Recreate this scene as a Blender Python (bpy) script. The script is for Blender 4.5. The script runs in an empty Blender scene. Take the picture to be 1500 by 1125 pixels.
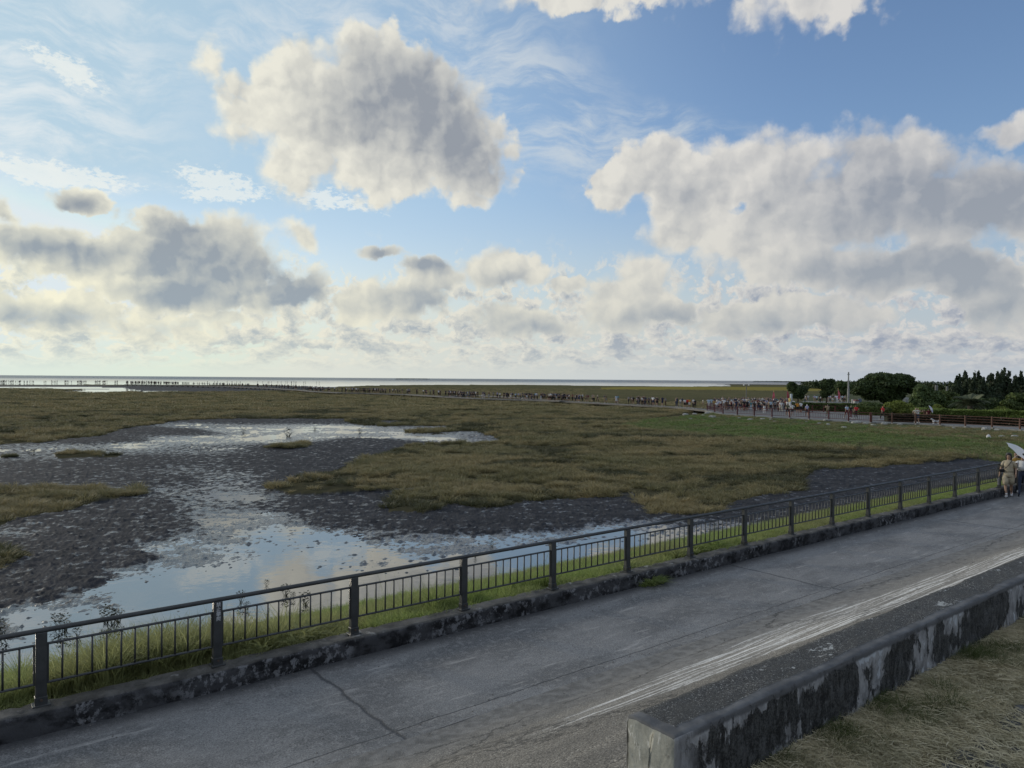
import bpy, math, random
import numpy as np
from mathutils import Vector, Matrix, Euler
R = math.radians
random.seed(7)
rng = np.random.default_rng(11)
scene = bpy.context.scene
COL = scene.collection

# ------------------------------------------------------------------ camera, light, sky
FPX = 1083.0                       # focal length in pixels of the 1500 px wide photograph
CAM = Vector((0.0, 0.0, 5.4))
cam_d = bpy.data.cameras.new('camera'); cam = bpy.data.objects.new('camera', cam_d); COL.objects.link(cam)
cam_d.sensor_width = 36.0; cam_d.lens = 36.0 * FPX / 1500.0
cam_d.clip_start = 0.05; cam_d.clip_end = 60000
cam.location = CAM
CROT = Matrix.Rotation(R(90 - 0.395), 3, 'X') @ Matrix.Rotation(R(0.437), 3, 'Z')
cam.rotation_euler = CROT.to_euler()
scene.camera = cam

SUN_AZ, SUN_EL = R(-60), R(15)     # azimuth from +Y towards +X
sd = bpy.data.lights.new('sun', 'SUN'); sun = bpy.data.objects.new('sun', sd); COL.objects.link(sun)
sd.energy = 2.1; sd.angle = R(12); sd.color = (1.0, 0.9, 0.74)
sdir = Vector((math.sin(SUN_AZ)*math.cos(SUN_EL), math.cos(SUN_AZ)*math.cos(SUN_EL), math.sin(SUN_EL)))
sun.rotation_euler = sdir.to_track_quat('Z', 'Y').to_euler()
scene.view_settings.view_transform = 'Standard'; scene.view_settings.look = 'None'
scene.view_settings.gamma = 1; scene.view_settings.use_curve_mapping = False
scene.view_settings.exposure = 0.0

def ray(px, py):
    """direction of a photograph pixel in the world"""
    return (CROT @ Vector((px - 750.0, 562.5 - py, -FPX))).normalized()
def ground(px, py, z=0.0):
    """where that direction meets the level z"""
    d = ray(px, py); t = (z - CAM.z) / d.z
    return CAM + d * t
def azel(px, py):
    d = ray(px, py)
    return math.atan2(d.x, d.y), math.asin(d.z)

class NT:
    """small helper for writing shader trees"""
    def __init__(s, tree): s.t = tree; s.n = tree.nodes; s.l = tree.links
    def node(s, typ, **kw):
        nd = s.n.new(typ)
        for k, v in kw.items():
            if k.startswith('i_'): s.put(nd.inputs[int(k[2:])], v)
            else: setattr(nd, k, v)
        return nd
    def put(s, sock, v):
        if hasattr(v, 'is_output') or isinstance(v, bpy.types.NodeSocket): s.l.new(v, sock)
        elif isinstance(v, (tuple, list)) and sock.type == 'RGBA' and len(v) == 3: sock.default_value = (*v, 1)
        else: sock.default_value = v
    def m(s, op, a, b=None, c=None, clamp=False):
        nd = s.node('ShaderNodeMath', operation=op, use_clamp=clamp)
        for i, v in enumerate((a, b, c)):
            if v is not None: s.put(nd.inputs[i], v)
        return nd.outputs[0]
    def v(s, op, a, b=None, sc=None):
        nd = s.node('ShaderNodeVectorMath', operation=op); s.put(nd.inputs[0], a)
        if b is not None: s.put(nd.inputs[1], b)
        if sc is not None: s.put(nd.inputs['Scale'], sc)
        return nd.outputs['Value'] if op in ('LENGTH', 'DOT_PRODUCT', 'DISTANCE') else nd.outputs[0]
    def noise(s, vec, scale, detail=4, rough=0.55, dist=0.0, dim='2D', lac=2.0, color=False):
        nd = s.node('ShaderNodeTexNoise', noise_dimensions=dim); s.put(nd.inputs['Vector'], vec)
        nd.inputs['Scale'].default_value = scale; nd.inputs['Detail'].default_value = detail
        nd.inputs['Roughness'].default_value = rough; nd.inputs['Distortion'].default_value = dist
        nd.inputs['Lacunarity'].default_value = lac
        return nd.outputs[1] if color else nd.outputs[0]
    def voro(s, vec, scale, feat='F1', rnd=1.0, out=0, dim='3D', detail=0.0, rough=0.5):
        nd = s.node('ShaderNodeTexVoronoi', feature=feat, voronoi_dimensions=dim); nd.inputs['Detail'].default_value = detail; nd.inputs['Roughness'].default_value = rough; s.put(nd.inputs['Vector'], vec)
        nd.inputs['Scale'].default_value = scale; nd.inputs['Randomness'].default_value = rnd
        return nd.outputs[out]
    def ramp(s, x, a, b, lo=0.0, hi=1.0, smooth=True):
        nd = s.node('ShaderNodeMapRange', interpolation_type='SMOOTHSTEP' if smooth else 'LINEAR')
        for i, v in enumerate((x, a, b, lo, hi)): s.put(nd.inputs[i], v)
        return nd.outputs[0]
    def mix(s, f, a, b, bt='MIX'):
        nd = s.node('ShaderNodeMix', data_type='RGBA', blend_type=bt)
        s.put(nd.inputs[0], f); s.put(nd.inputs[6], a); s.put(nd.inputs[7], b)
        return nd.outputs[2]
    def mapping(s, vec, loc=(0,0,0), rot=(0,0,0), sc=(1,1,1)):
        nd = s.node('ShaderNodeMapping'); s.put(nd.inputs[0], vec)
        nd.inputs[1].default_value = loc; nd.inputs[2].default_value = rot; nd.inputs[3].default_value = sc
        return nd.outputs[0]
    def comb(s, x, y, z):
        nd = s.node('ShaderNodeCombineXYZ')
        for i, v in enumerate((x, y, z)): s.put(nd.inputs[i], v)
        return nd.outputs[0]
    def sep(s, v):
        nd = s.node('ShaderNodeSeparateXYZ'); s.put(nd.inputs[0], v); return nd.outputs

def build_world():
    w = bpy.data.worlds.new('World'); scene.world = w; w.use_nodes = True
    t = NT(w.node_tree); t.n.clear()
    out = t.node('ShaderNodeOutputWorld'); bg = t.node('ShaderNodeBackground'); t.l.new(bg.outputs[0], out.inputs[0])
    ST = 0.10
    bg.inputs[1].default_value = ST
    sky = t.node('ShaderNodeTexSky', sky_type='NISHITA'); sky.sun_disc = False
    sky.sun_elevation = SUN_EL; sky.sun_rotation = SUN_AZ; sky.altitude = 0; sky.air_density = 1.0
    sky.dust_density = 1.0; sky.ozone_density = 1.6
    g = t.node('ShaderNodeTexCoord').outputs['Generated']
    X, Y, Z = t.sep(g)
    az = t.m('ARCTAN2', X, Y); el = t.m('ARCSINE', Z)
    P = t.comb(az, el, 0.0)
    # the same gnarled edges for all cumulus
    w1 = t.v('SUBTRACT', t.noise(P, 9, 3, 0.55, color=True), (0.5, 0.5, 0.5))
    w2 = t.v('SUBTRACT', t.noise(P, 34, 4, 0.6, color=True), (0.5, 0.5, 0.5))
    PW = t.v('ADD', P, t.v('ADD', t.v('SCALE', w1, sc=0.040), t.v('SCALE', w2, sc=0.022)))
    PW = t.v('MULTIPLY', PW, (1, 1, 0))
    def field(blobs, src, k=0.25):
        acc = None; x, y, _ = t.sep(src)
        for b in blobs:
            px, py, rx, ry = b[:4]; s = b[4] if len(b) > 4 else 1.0; rot = b[5] if len(b) > 5 else 0
            a, e = azel(px, py)
            rx /= FPX; ry /= FPX; cr, sr = math.cos(R(rot)), math.sin(R(rot))
            if rot:
                u = t.m('MULTIPLY_ADD', x, cr/rx, t.m('MULTIPLY_ADD', y, sr/rx, -(a*cr + e*sr)/rx))
                v = t.m('MULTIPLY_ADD', x, -sr/ry, t.m('MULTIPLY_ADD', y, cr/ry, (a*sr - e*cr)/ry))
            else:
                u = t.m('MULTIPLY_ADD', x, 1/rx, -a/rx); v = t.m('MULTIPLY_ADD', y, 1/ry, -e/ry)
            d = t.m('SQRT', t.m('MULTIPLY_ADD', u, u, t.m('MULTIPLY', v, v)))
            f = t.m('MULTIPLY_ADD', d, -s, s)
            acc = f if acc is None else t.m('SMOOTH_MAX', acc, f, k)
        return acc
    big = [ # px, py, rx, ry, strength, tilt
        (545,105,70,75),(435,115,80,60),(375,165,70,50),(680,215,80,70),(480,185,140,85),(600,165,110,95),(430,245,60,50),
        (560,235,120,60),(665,190,75,70),(690,255,80,45),(725,262,40,24),(690,285,45,20),
        (965,250,80,48),(900,275,48,42),(1010,300,60,60),(1145,248,85,62),(1060,270,60,60),(1310,232,100,55),(1230,300,170,90),
        (1400,300,130,68),(1500,300,120,62),(1120,350,100,58),(1010,340,70,36,.9,20),(1200,385,130,42),
        (250,372,105,50),(300,350,70,40),(335,400,90,58),(220,410,80,40),(50,352,100,36),(140,372,70,30),(435,425,62,38),(290,432,110,32),(0,310,28,22),
        (440,342,38,26,.65),(345,345,40,40,.7),(160,400,120,20,.7)]
    mid = [(720,395,75,34),(640,410,60,26),(590,440,100,34),(530,450,60,30),(945,410,60,48),(920,445,85,40),
        (980,462,60,18),(760,470,90,32),(830,415,34,16),(1400,395,90,34,1,-12),(1300,400,90,44),(1440,430,80,24,1,-12),(1480,460,60,30),
        (1200,455,120,28),(1100,470,90,26),(880,-14,170,26,.45),(1165,-6,110,44,.45),(1490,190,36,20,.9),(105,292,36,18,.9),(560,372,40,12,.9),
        (622,393,34,16),(292,95,22,44,.22,-25),(60,460,130,30),(240,480,120,24,.8),(330,470,60,16)]
    F1 = field(big, PW); F2 = field(mid, PW)
    PV = t.v('ADD', P, t.v('SCALE', w2, sc=0.020))
    def puffs(src): return t.voro(src, 17, dim='2D', detail=2.8, rough=0.5)
    fb = t.noise(P, 24, 7, 0.56); vb = puffs(PV)
    pert = t.m('ADD', t.m('MULTIPLY', t.m('SUBTRACT', 0.62, vb), 0.46), t.m('MULTIPLY', t.m('SUBTRACT', fb, 0.5), 0.55))
    FM = t.m('MAXIMUM', F1, F2)
    D1 = t.m('ADD', t.m('ADD', FM, 0.15), pert)
    soft = t.ramp(t.noise(P, 5, 2, .5), .34, .62, .26, .56)
    A1 = t.ramp(D1, 0.06, soft)
    # relief: the same puffs seen a little towards the light (left and up)
    vb2 = puffs(t.v('ADD', PV, (-0.010, 0.008, 0.0)))
    rel = t.m('SUBTRACT', vb2, vb)
    # fields of thick cloud, where little light comes through
    dark = [(615,150,120,85,1,-20),(675,215,90,55),(545,165,90,65,.7),(735,225,50,50,.5),
        (1370,285,190,75,.85,-5),(1460,310,130,55,.9),(1250,255,90,50,.4),(1270,392,110,36,.8),(1120,300,36,30,.5),(1400,400,150,40,1,-14),(990,280,40,30,.3),
        (290,375,120,60,1,-8),(420,425,85,45,1,-8),(280,428,110,32,1),(70,362,120,30,.8),(150,372,80,26,.6),
        (640,448,100,26,.7),(780,480,90,20,.6),(960,470,90,20,.7),(740,412,60,16,.4),(110,298,44,16,.8),(560,374,44,14,.7),(622,393,40,18,1),(1450,450,100,24,.7),
        (1150,480,150,20,.5),(60,468,130,20,.6)]
    DK = field(dark, t.v('MULTIPLY', t.v('ADD', P, t.v('SCALE', w1, sc=0.035)), (1,1,0)), 0.4)
    thick = t.ramp(FM, 0.0, 0.95)
    K = t.m('ADD', t.m('MULTIPLY', t.ramp(DK, -0.40, 0.95), 0.86), t.m('MULTIPLY', thick, 0.16))
    K = t.m('MULTIPLY', K, t.ramp(D1, 0.08, 0.50, 0.45, 1.0))
    K = t.m('ADD', t.m('ADD', K, 0.06), t.m('MULTIPLY', rel, -0.55))
    K = t.m('ADD', K, t.m('MULTIPLY', t.m('SUBTRACT', fb, 0.5), 0.26), clamp=True)
    # azimuth factor: 0 at the sunny left, 1 at the right
    S = t.ramp(az, R(-34), R(24), smooth=False)
    U = 1.0 / ST
    def c(r, gg, b): return tuple(((x/255.0)/12.92 if x/255.0 < .04045 else ((x/255.0+.055)/1.055)**2.4) * U for x in (r, gg, b))
    H = t.ramp(el, R(1), R(17))
    lit = t.mix(S, t.mix(H, c(250,246,218), c(240,238,222)), t.mix(H, c(206,205,200), c(217,215,212)))
    shd = t.mix(S, t.mix(H, c(156,170,180), c(150,156,163)), t.mix(H, c(160,168,176), c(148,155,167)))
    cc = t.mix(K, lit, shd)
    # base sky: physical sky, with the thin high veil and the milky horizon
    base = t.mix(1.0, sky.outputs[0], (1.38, 1.48, 1.70), 'MULTIPLY')
    hz = t.ramp(el, R(17), R(-1))
    milk = t.mix(S, c(240,241,222), c(186,194,204))
    base = t.mix(t.m('MULTIPLY', t.m('POWER', hz, 1.1), 0.95), base, milk)
    left = t.m('MULTIPLY', t.ramp(az, R(22), R(-34)), t.ramp(el, R(6), R(15), 0.15, 0.88))
    base = t.mix(left, base, c(178,205,219))
    base = t.mix(1.0, base, c(222,233,238), 'DARKEN')
    # unseen cloud overhead and behind the viewer, added to whiten and lift the light
    oc = t.m('MAXIMUM', t.ramp(el, R(33), R(52)), t.ramp(Y, 0.25, -0.25))
    ocn = t.ramp(t.noise(t.comb(t.m('DIVIDE', X, t.m('ADD', t.m('ABSOLUTE', Z), .25)), t.m('DIVIDE', Y, t.m('ADD', t.m('ABSOLUTE', Z), .25)), 0), 1.6, 4, .55), .36, .60, .35, .95)
    base = t.mix(t.m('MULTIPLY', oc, ocn), base, c(202,210,222))
    # cirrus streaks
    veil = [(60,40,200,60,.9,-12),(80,180,140,40,.8,-25),(330,40,220,40,.7),(760,120,170,90,.9,-30),(800,190,230,70,1,-18),(980,190,120,30,.8,-10),(540,40,200,60,.7),(40,150,200,120,.9,-25),(640,20,200,50,.6)]
    VF = field(veil, PW, 0.4)
    wc = t.v('SUBTRACT', t.noise(P, 5, 3, 0.5, color=True), (0.5,0.5,0.5))
    PS = t.v('ADD', P, t.v('SCALE', wc, sc=0.10))
    ci = t.noise(t.mapping(PS, rot=(0,0,R(24)), sc=(4.5, 16, 1)), 1.6, 8, 0.62)
    ci2 = t.noise(t.mapping(PS, rot=(0,0,R(-8)), sc=(7, 20, 1)), 2.2, 7, 0.65)
    CI = t.m('MULTIPLY', t.ramp(t.m('ADD', t.m('MULTIPLY', ci, 0.6), t.m('MULTIPLY', ci2, 0.4)), 0.38, 0.66), t.ramp(VF, -0.35, 0.75))
    base = t.mix(t.m('MULTIPLY', CI, 0.72), base, t.mix(S, c(236,240,240), c(190,200,208)))
    # small ripples of altocumulus
    rip = [(75,255,120,16,1,-4),(320,265,65,18,1,-6),(330,288,70,16,1,4),(480,290,90,12,.8,-6),(95,95,60,25,.9,-20)]
    RF = field(rip, PW, 0.3)
    rn = t.noise(t.mapping(P, rot=(0,0,R(12)), sc=(1, 2.1, 1)), 105, 5, 0.66)
    RA = t.ramp(t.m('ADD', t.m('MULTIPLY', RF, 0.5), t.m('SUBTRACT', rn, 0.5)), 0.02, 0.26)
    base = t.mix(t.m('MULTIPLY', RA, t.m('MULTIPLY', t.ramp(RF, -0.2, 0.35), 0.62)), base, c(243,245,238))
    # far cumulus field, foreshortened towards the horizon
    le = t.m('LOGARITHM', t.m('ADD', t.m('MAXIMUM', el, 0.0), 0.045), 2.718)
    sc_ = t.m('DIVIDE', 0.13, t.m('ADD', t.m('MAXIMUM', el, 0.0), 0.055))
    PB = t.comb(t.m('MULTIPLY', az, 13.0), t.m('MULTIPLY', le, 2.1), 0.0)
    PBW = t.v('ADD', PB, t.v('SCALE', w2, sc=0.5))
    def far(src, o): return t.m('ADD', t.noise(src, 1.9, 7, 0.58), t.m('MULTIPLY', t.m('SUBTRACT', 0.45, t.voro(t.v('ADD', PBW, o), 4.2, dim='2D', detail=2, rough=0.5)), 0.28))
    b1 = far(PB, (0,0,0))
    b2 = far(t.v('ADD', PB, (-0.10, 0.10, 0)), (-0.10, 0.10, 0))
    band = t.m('MULTIPLY', t.ramp(el, R(11.5), R(6.5)), t.ramp(el, R(0.1), R(1.6)))
    BD = t.m('SUBTRACT', b1, t.ramp(el, R(11), R(4.5), 0.58, 0.30))
    BA = t.m('MULTIPLY', t.ramp(BD, -0.05, 0.13), band)
    bk = t.m('ADD', t.m('MULTIPLY', t.m('SUBTRACT', b2, b1), 2.4), t.m('MULTIPLY', t.ramp(BD, 0.04, 0.3), 0.75))
    bk = t.m('ADD', bk, 0.12, clamp=True)
    blit = t.mix(S, c(243,240,218), c(212,210,207)); bsh = t.mix(S, c(188,197,196), c(152,161,177))
    base = t.mix(t.m('MULTIPLY', BA, t.ramp(el, R(0.3), R(3.5), 0.5, 0.97)), base, t.mix(bk, blit, bsh))
    fin = t.mix(t.m('MULTIPLY', A1, t.ramp(el, R(1.2), R(5), 0.3, 1.0)), base, cc)
    t.put(bg.inputs[0], fin)
    w.cycles.sampling_method = 'MANUAL'; w.cycles.sample_map_resolution = 512
build_world()

# ------------------------------------------------------------------ helpers
def tag(o, label=None, cat=None, group=None, kind=None):
    if label: o['label'] = label
    if cat: o['category'] = cat
    if group: o['group'] = group
    if kind: o['kind'] = kind
    return o
def empty(name, loc=(0,0,0), rz=0.0):
    o = bpy.data.objects.new(name, None); COL.objects.link(o); o.location = loc; o.rotation_euler = (0, 0, rz); return o
def mesh(name, V, F, mats=(), parent=None, smooth=False, fm=None, attrs=None, loc=None, rz=None, link=True):
    me = bpy.data.meshes.new(name)
    V = np.asarray(V, dtype=np.float32).reshape(-1, 3)
    if isinstance(F, np.ndarray):
        n, k = F.shape
        me.vertices.add(len(V)); me.vertices.foreach_set('co', V.ravel())
        me.loops.add(n*k); me.loops.foreach_set('vertex_index', F.ravel().astype(np.int32))
        me.polygons.add(n); me.polygons.foreach_set('loop_start', np.arange(0, n*k, k, dtype=np.int32))
        me.polygons.foreach_set('loop_total', np.full(n, k, dtype=np.int32))
    else:
        me.from_pydata(V.tolist(), [], F)
    for m_ in (mats if isinstance(mats, (list, tuple)) else [mats]): me.materials.append(m_)
    if fm is not None: me.polygons.foreach_set('material_index', np.asarray(fm, dtype=np.int32))
    me.polygons.foreach_set('use_smooth', np.full(len(me.polygons), smooth, dtype=bool))
    for k_, a in (attrs or {}).items():
        at = me.attributes.new(k_, 'FLOAT', 'POINT'); at.data.foreach_set('value', np.asarray(a, dtype=np.float32))
    me.update(calc_edges=True)
    if not link: return me
    o = bpy.data.objects.new(name, me); COL.objects.link(o)
    if parent is not None: o.parent = parent
    if loc is not None: o.location = loc
    if rz is not None: o.rotation_euler = (0, 0, rz)
    return o
class MB:
    """collects simple solids into one mesh"""
    def __init__(s): s.V = []; s.F = []; s.M = []
    def add(s, V, F, mi=0):
        n = len(s.V); s.V += [tuple(v) for v in V]; s.F += [tuple(i+n for i in f) for f in F]; s.M += [mi]*len(F)
    def box(s, c, d, mi=0, rz=0.0, bev=0.0):
        x, y, z = [k/2 for k in d]; cs, sn = math.cos(rz), math.sin(rz)
        b = min(bev, x*.9, y*.9, z*.9)
        if b <= 0:
            P = [(sx*x, sy*y, sz*z) for sz in (-1,1) for sy in (-1,1) for sx in (-1,1)]
            Fs = [(0,2,3,1),(4,5,7,6),(0,1,5,4),(2,6,7,3),(0,4,6,2),(1,3,7,5)]
        else:
            ring = [(-x+b,-y),(x-b,-y),(x,-y+b),(x,y-b),(x-b,y),(-x+b,y),(-x,y-b),(-x,-y+b)]
            P = []
            for zz, k in ((-z, 1), (-z+b, 0), (z-b, 0), (z, 1)):
                for (a, e) in ring: P.append((a - math.copysign(b, a)*k, e - math.copysign(b, e)*k, zz))
            Fs = [tuple(range(7,-1,-1)), tuple(range(24,32))]
            for r in range(3):
                for i in range(8): j = (i+1) % 8; Fs.append((r*8+i, r*8+j, r*8+8+j, r*8+8+i))
        s.add([(c[0]+p[0]*cs-p[1]*sn, c[1]+p[0]*sn+p[1]*cs, c[2]+p[2]) for p in P], Fs, mi)
    def tube(s, pts, rad, n=8, mi=0, caps=True):
        pts = [Vector(p) for p in pts]; rads = rad if isinstance(rad, (list, tuple)) else [rad]*len(pts)
        V = []; 
        for i, p in enumerate(pts):
            d = (pts[min(i+1, len(pts)-1)] - pts[max(i-1, 0)]).normalized()
            a = d.cross(Vector((0,0,1)) if abs(d.z) < .9 else Vector((1,0,0))).normalized(); b = d.cross(a)
            for k in range(n):
                t = 2*math.pi*k/n; V.append(p + (a*math.cos(t) + b*math.sin(t))*rads[i])
        Fs = [(i*n+k, i*n+(k+1)%n, (i+1)*n+(k+1)%n, (i+1)*n+k) for i in range(len(pts)-1) for k in range(n)]
        if caps: Fs += [tuple(range(n-1,-1,-1)), tuple((len(pts)-1)*n+k for k in range(n))]
        s.add(V, Fs, mi)
    def build(s, name, mats, parent=None, smooth=False, **kw):
        return mesh(name, s.V, s.F, mats, parent, smooth, fm=s.M, **kw)

def hsh(ix, iy, seed):
    h = (ix.astype(np.int64)*374761393 + iy.astype(np.int64)*668265263 + seed*2246822519) & 0xffffffff
    h = ((h ^ (h >> 13)) * 1274126177) & 0xffffffff
    return ((h ^ (h >> 16)) & 0xffffff) / 16777215.0
def perlin(x, y, seed=0):
    x = np.asarray(x, dtype=np.float64); y = np.asarray(y, dtype=np.float64)
    ix, iy = np.floor(x), np.floor(y); fx, fy = x-ix, y-iy
    u = fx*fx*fx*(fx*(fx*6-15)+10); w = fy*fy*fy*(fy*(fy*6-15)+10)
    def gr(a, b):
        t = hsh(ix+a, iy+b, seed)*2*np.pi; return np.cos(t)*(fx-a) + np.sin(t)*(fy-b)
    return ((gr(0,0)*(1-u)+gr(1,0)*u)*(1-w) + (gr(0,1)*(1-u)+gr(1,1)*u)*w)*1.5
def fbm(x, y, o=4, seed=0, g=0.5, lac=2.03):
    r = 0; a = 1.0; tot = 0
    for i in range(o):
        r = r + perlin(x*lac**i + 17.3*i, y*lac**i - 9.1*i, seed+i)*a; tot += a; a *= g
    return r/tot
def inside(poly, X, Y):
    c = np.zeros(X.shape, bool); n = len(poly)
    for i in range(n):
        x0, y0 = poly[i]; x1, y1 = poly[(i+1) % n]
        if y0 == y1: continue
        k = ((y0 > Y) != (y1 > Y)) & (X < (x1-x0)*(Y-y0)/(y1-y0)+x0); c ^= k
    return c
def sstep(x, a, b):
    t = np.clip((x-a)/(b-a), 0, 1); return t*t*(3-2*t)
CINV = np.array(CROT.transposed())
def to_px(X, Y, Z=0.0):
    q = np.stack([X, Y, np.zeros_like(X)+Z-CAM.z], -1) @ CINV.T
    return 750 + FPX*q[...,0]/-q[...,2], 562.5 - FPX*q[...,1]/-q[...,2]

MATS = {}
def mat(name, build=None, color=None, rough=0.7, spec=0.5, metal=0.0):
    if name in MATS: return MATS[name]
    m_ = bpy.data.materials.new(name); m_.use_nodes = True; t = NT(m_.node_tree)
    b = t.n['Principled BSDF']
    if color: b.inputs['Base Color'].default_value = (*color, 1)
    b.inputs['Roughness'].default_value = rough; b.inputs['Specular IOR Level'].default_value = spec
    b.inputs['Metallic'].default_value = metal
    if build: build(t, b)
    MATS[name] = m_; return m_
def objc(t): return t.node('ShaderNodeTexCoord').outputs['Object']
def attr(t, name, typ='GEOMETRY'): return t.node('ShaderNodeAttribute', attribute_name=name, attribute_type=typ).outputs['Fac']
def bump(t, b, h, dist=0.01, strength=1.0):
    nd = t.node('ShaderNodeBump'); nd.inputs['Strength'].default_value = strength; nd.inputs['Distance'].default_value = dist
    t.put(nd.inputs['Height'], h); t.l.new(nd.outputs[0], b.inputs['Normal'])
def B(b, name): return b.inputs[name]
def n3(t, vec, *a, **k): return t.noise(vec, *a, dim='3D', **k)

def m_speck(name, c1, c2, rough=0.75, scale=6.0, fine=120.0, bd=0.002, spec=0.3):
    """weathered painted or cast surface: two tones in blotches plus fine grain"""
    def f(t, b):
        o = objc(t); k = t.m('ADD', t.m('MULTIPLY', n3(t, o, scale, 5, .6), .7), t.m('MULTIPLY', n3(t, o, fine, 3, .6), .3))
        t.put(B(b, 'Base Color'), t.mix(t.ramp(k, .38, .62), c1, c2)); bump(t, b, n3(t, o, fine, 3), bd)
        t.put(B(b, 'Roughness'), t.ramp(n3(t, o, scale*2, 3), .3, .7, rough-.12, rough+.1))
    return mat(name, f, rough=rough, spec=spec)

# ------------------------------------------------------------------ materials of the ground
def f_mud(t, b):
    o = t.node('ShaderNodeNewGeometry').outputs['Position']
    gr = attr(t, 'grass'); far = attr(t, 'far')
    k = n3(t, o, 1.3, 6, .62); k2 = n3(t, o, 9.0, 5, .65)
    mud = t.mix(t.ramp(k, .35, .65), (0.022, 0.023, 0.027), (0.042, 0.042, 0.046))
    mud = t.mix(t.ramp(k2, .55, .75, 0, .5), mud, (0.018, 0.018, 0.02))
    # meadow floor between and under the tufts, near part painted darker to deepen the gaps
    ga = n3(t, t.v('MULTIPLY', o, (1, 2.2, 1)), 0.06, 5, .6); gb = n3(t, t.v('MULTIPLY', o, (.5, 1.6, 1)), 0.30, 5, .62); gc = n3(t, o, 2.6, 5, .65)
    g1 = t.mix(t.ramp(ga, .36, .62), (0.088, 0.082, 0.044), (0.135, 0.118, 0.065))
    g1 = t.mix(t.ramp(gb, .40, .62), g1, (0.062, 0.066, 0.038))
    g1 = t.mix(t.ramp(gc, .45, .7, 0, .7), g1, (0.16, 0.14, 0.075))
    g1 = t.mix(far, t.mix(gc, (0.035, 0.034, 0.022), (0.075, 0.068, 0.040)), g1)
    g1 = t.mix(attr(t, 'yellow'), g1, t.mix(gb, (0.16, 0.15, 0.045), (0.24, 0.19, 0.06)))
    t.put(B(b, 'Base Color'), t.mix(gr, mud, g1))
    wet = attr(t, 'wet')
    film = t.ramp(t.m('ADD', n3(t, t.v('MULTIPLY', o, (1, .8, 1)), 2.6, 6, .68), t.m('MULTIPLY', wet, .70)), .56, .71)
    r = t.m('SUBTRACT', .80, t.m('MULTIPLY', film, .56))
    t.put(B(b, 'Roughness'), t.mix(gr, r, (.95, .95, .95)))
    t.put(B(b, 'Specular IOR Level'), t.m('MULTIPLY', t.m('SUBTRACT', 1.0, gr), t.m('MULTIPLY_ADD', film, 1.0, .06)))
    bump(t, b, t.m('ADD', t.m('MULTIPLY', n3(t, o, 14, 5, .65), .6), t.m('MULTIPLY', n3(t, o, 3.5, 4, .6), 1.0)), 0.035, 0.6)
M_TIDAL = mat('tidal_flat', f_mud, rough=.4)
def f_water(t, b):
    o = t.node('ShaderNodeNewGeometry').outputs['Position']
    x, y, z = t.sep(o)
    far = t.ramp(y, 1300, 1900, smooth=True)
    t.put(B(b, 'Base Color'), t.mix(far, (0.020, 0.022, 0.022), (0.03, 0.045, 0.06)))
    t.put(b.inputs['IOR'], t.ramp(y, 900, 1500, 4.0, 1.33))
    nz = n3(t, t.v('MULTIPLY', o, (1, 1, 1)), 2.2, 3, .5)
    t.put(B(b, 'Roughness'), t.ramp(y, 300, 1700, 0.03, 0.30))
    nd = t.node('ShaderNodeBump'); nd.inputs['Distance'].default_value = 0.006; nd.inputs['Strength'].default_value = .5
    t.put(nd.inputs['Height'], nz)
    wv = n3(t, t.v('MULTIPLY', o, (.35, 1, 1)), .35, 6, .68)
    nd2 = t.node('ShaderNodeBump'); nd2.inputs['Distance'].default_value = 1.6; t.put(nd2.inputs['Strength'], t.m('MULTIPLY', far, 1.0))
    t.put(nd2.inputs['Height'], wv); t.l.new(nd.outputs[0], nd2.inputs['Normal']); t.l.new(nd2.outputs[0], b.inputs['Normal'])
M_WATER = mat('still_water', f_water, spec=.5)

# ------------------------------------------------------------------ the tidal flat: one sheet, polar rows out to the sea
MUD = [(-900,690),(-400,668),(0,652),(60,648),(130,640),(180,628),(225,622),(262,617),(330,614),(480,614),(560,616),(600,618),(555,622),(560,625),(640,624),(660,622),(650,629),
       (600,630),(612,634),(700,632),(735,645),(690,651),(615,653),(600,656),(560,664),(480,692),(430,704),(385,713),(393,722),(413,727),(522,725),(583,718),(640,714),(600,724),(572,731),
       (570,751),(620,752),(648,742),(735,746),(760,736),(850,732),(893,730),(928,722),(954,755),(1045,752),(1067,737),(1175,719),(1170,705),(1205,688),
       (1326,683),(1383,678),(1470,668),(1600,664),(1900,700),(2300,900),(1500,2200),(-1500,2200),(-1500,760)]
ISLES = [[(-300,716),(0,716),(90,714),(150,718),(205,721),(200,727),(150,735),(130,738),(100,748),(60,752),(30,760),(0,772),(-100,785),(-300,800)],
         [(-200,806),(0,807),(45,811),(50,815),(20,823),(10,832),(0,838),(-200,850)],
         [(82,666),(105,664),(135,665),(136,671),(95,672),(82,670)],[(138,666),(170,666),(170,670),(140,671)],
         [(385,657),(410,653),(435,651),(453,650),(450,656),(420,659),(390,660)],[(505,617),(540,617),(556,620),(540,624),(510,621)],
         [(14,668),(26,667),(26,671),(14,671)]]
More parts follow.
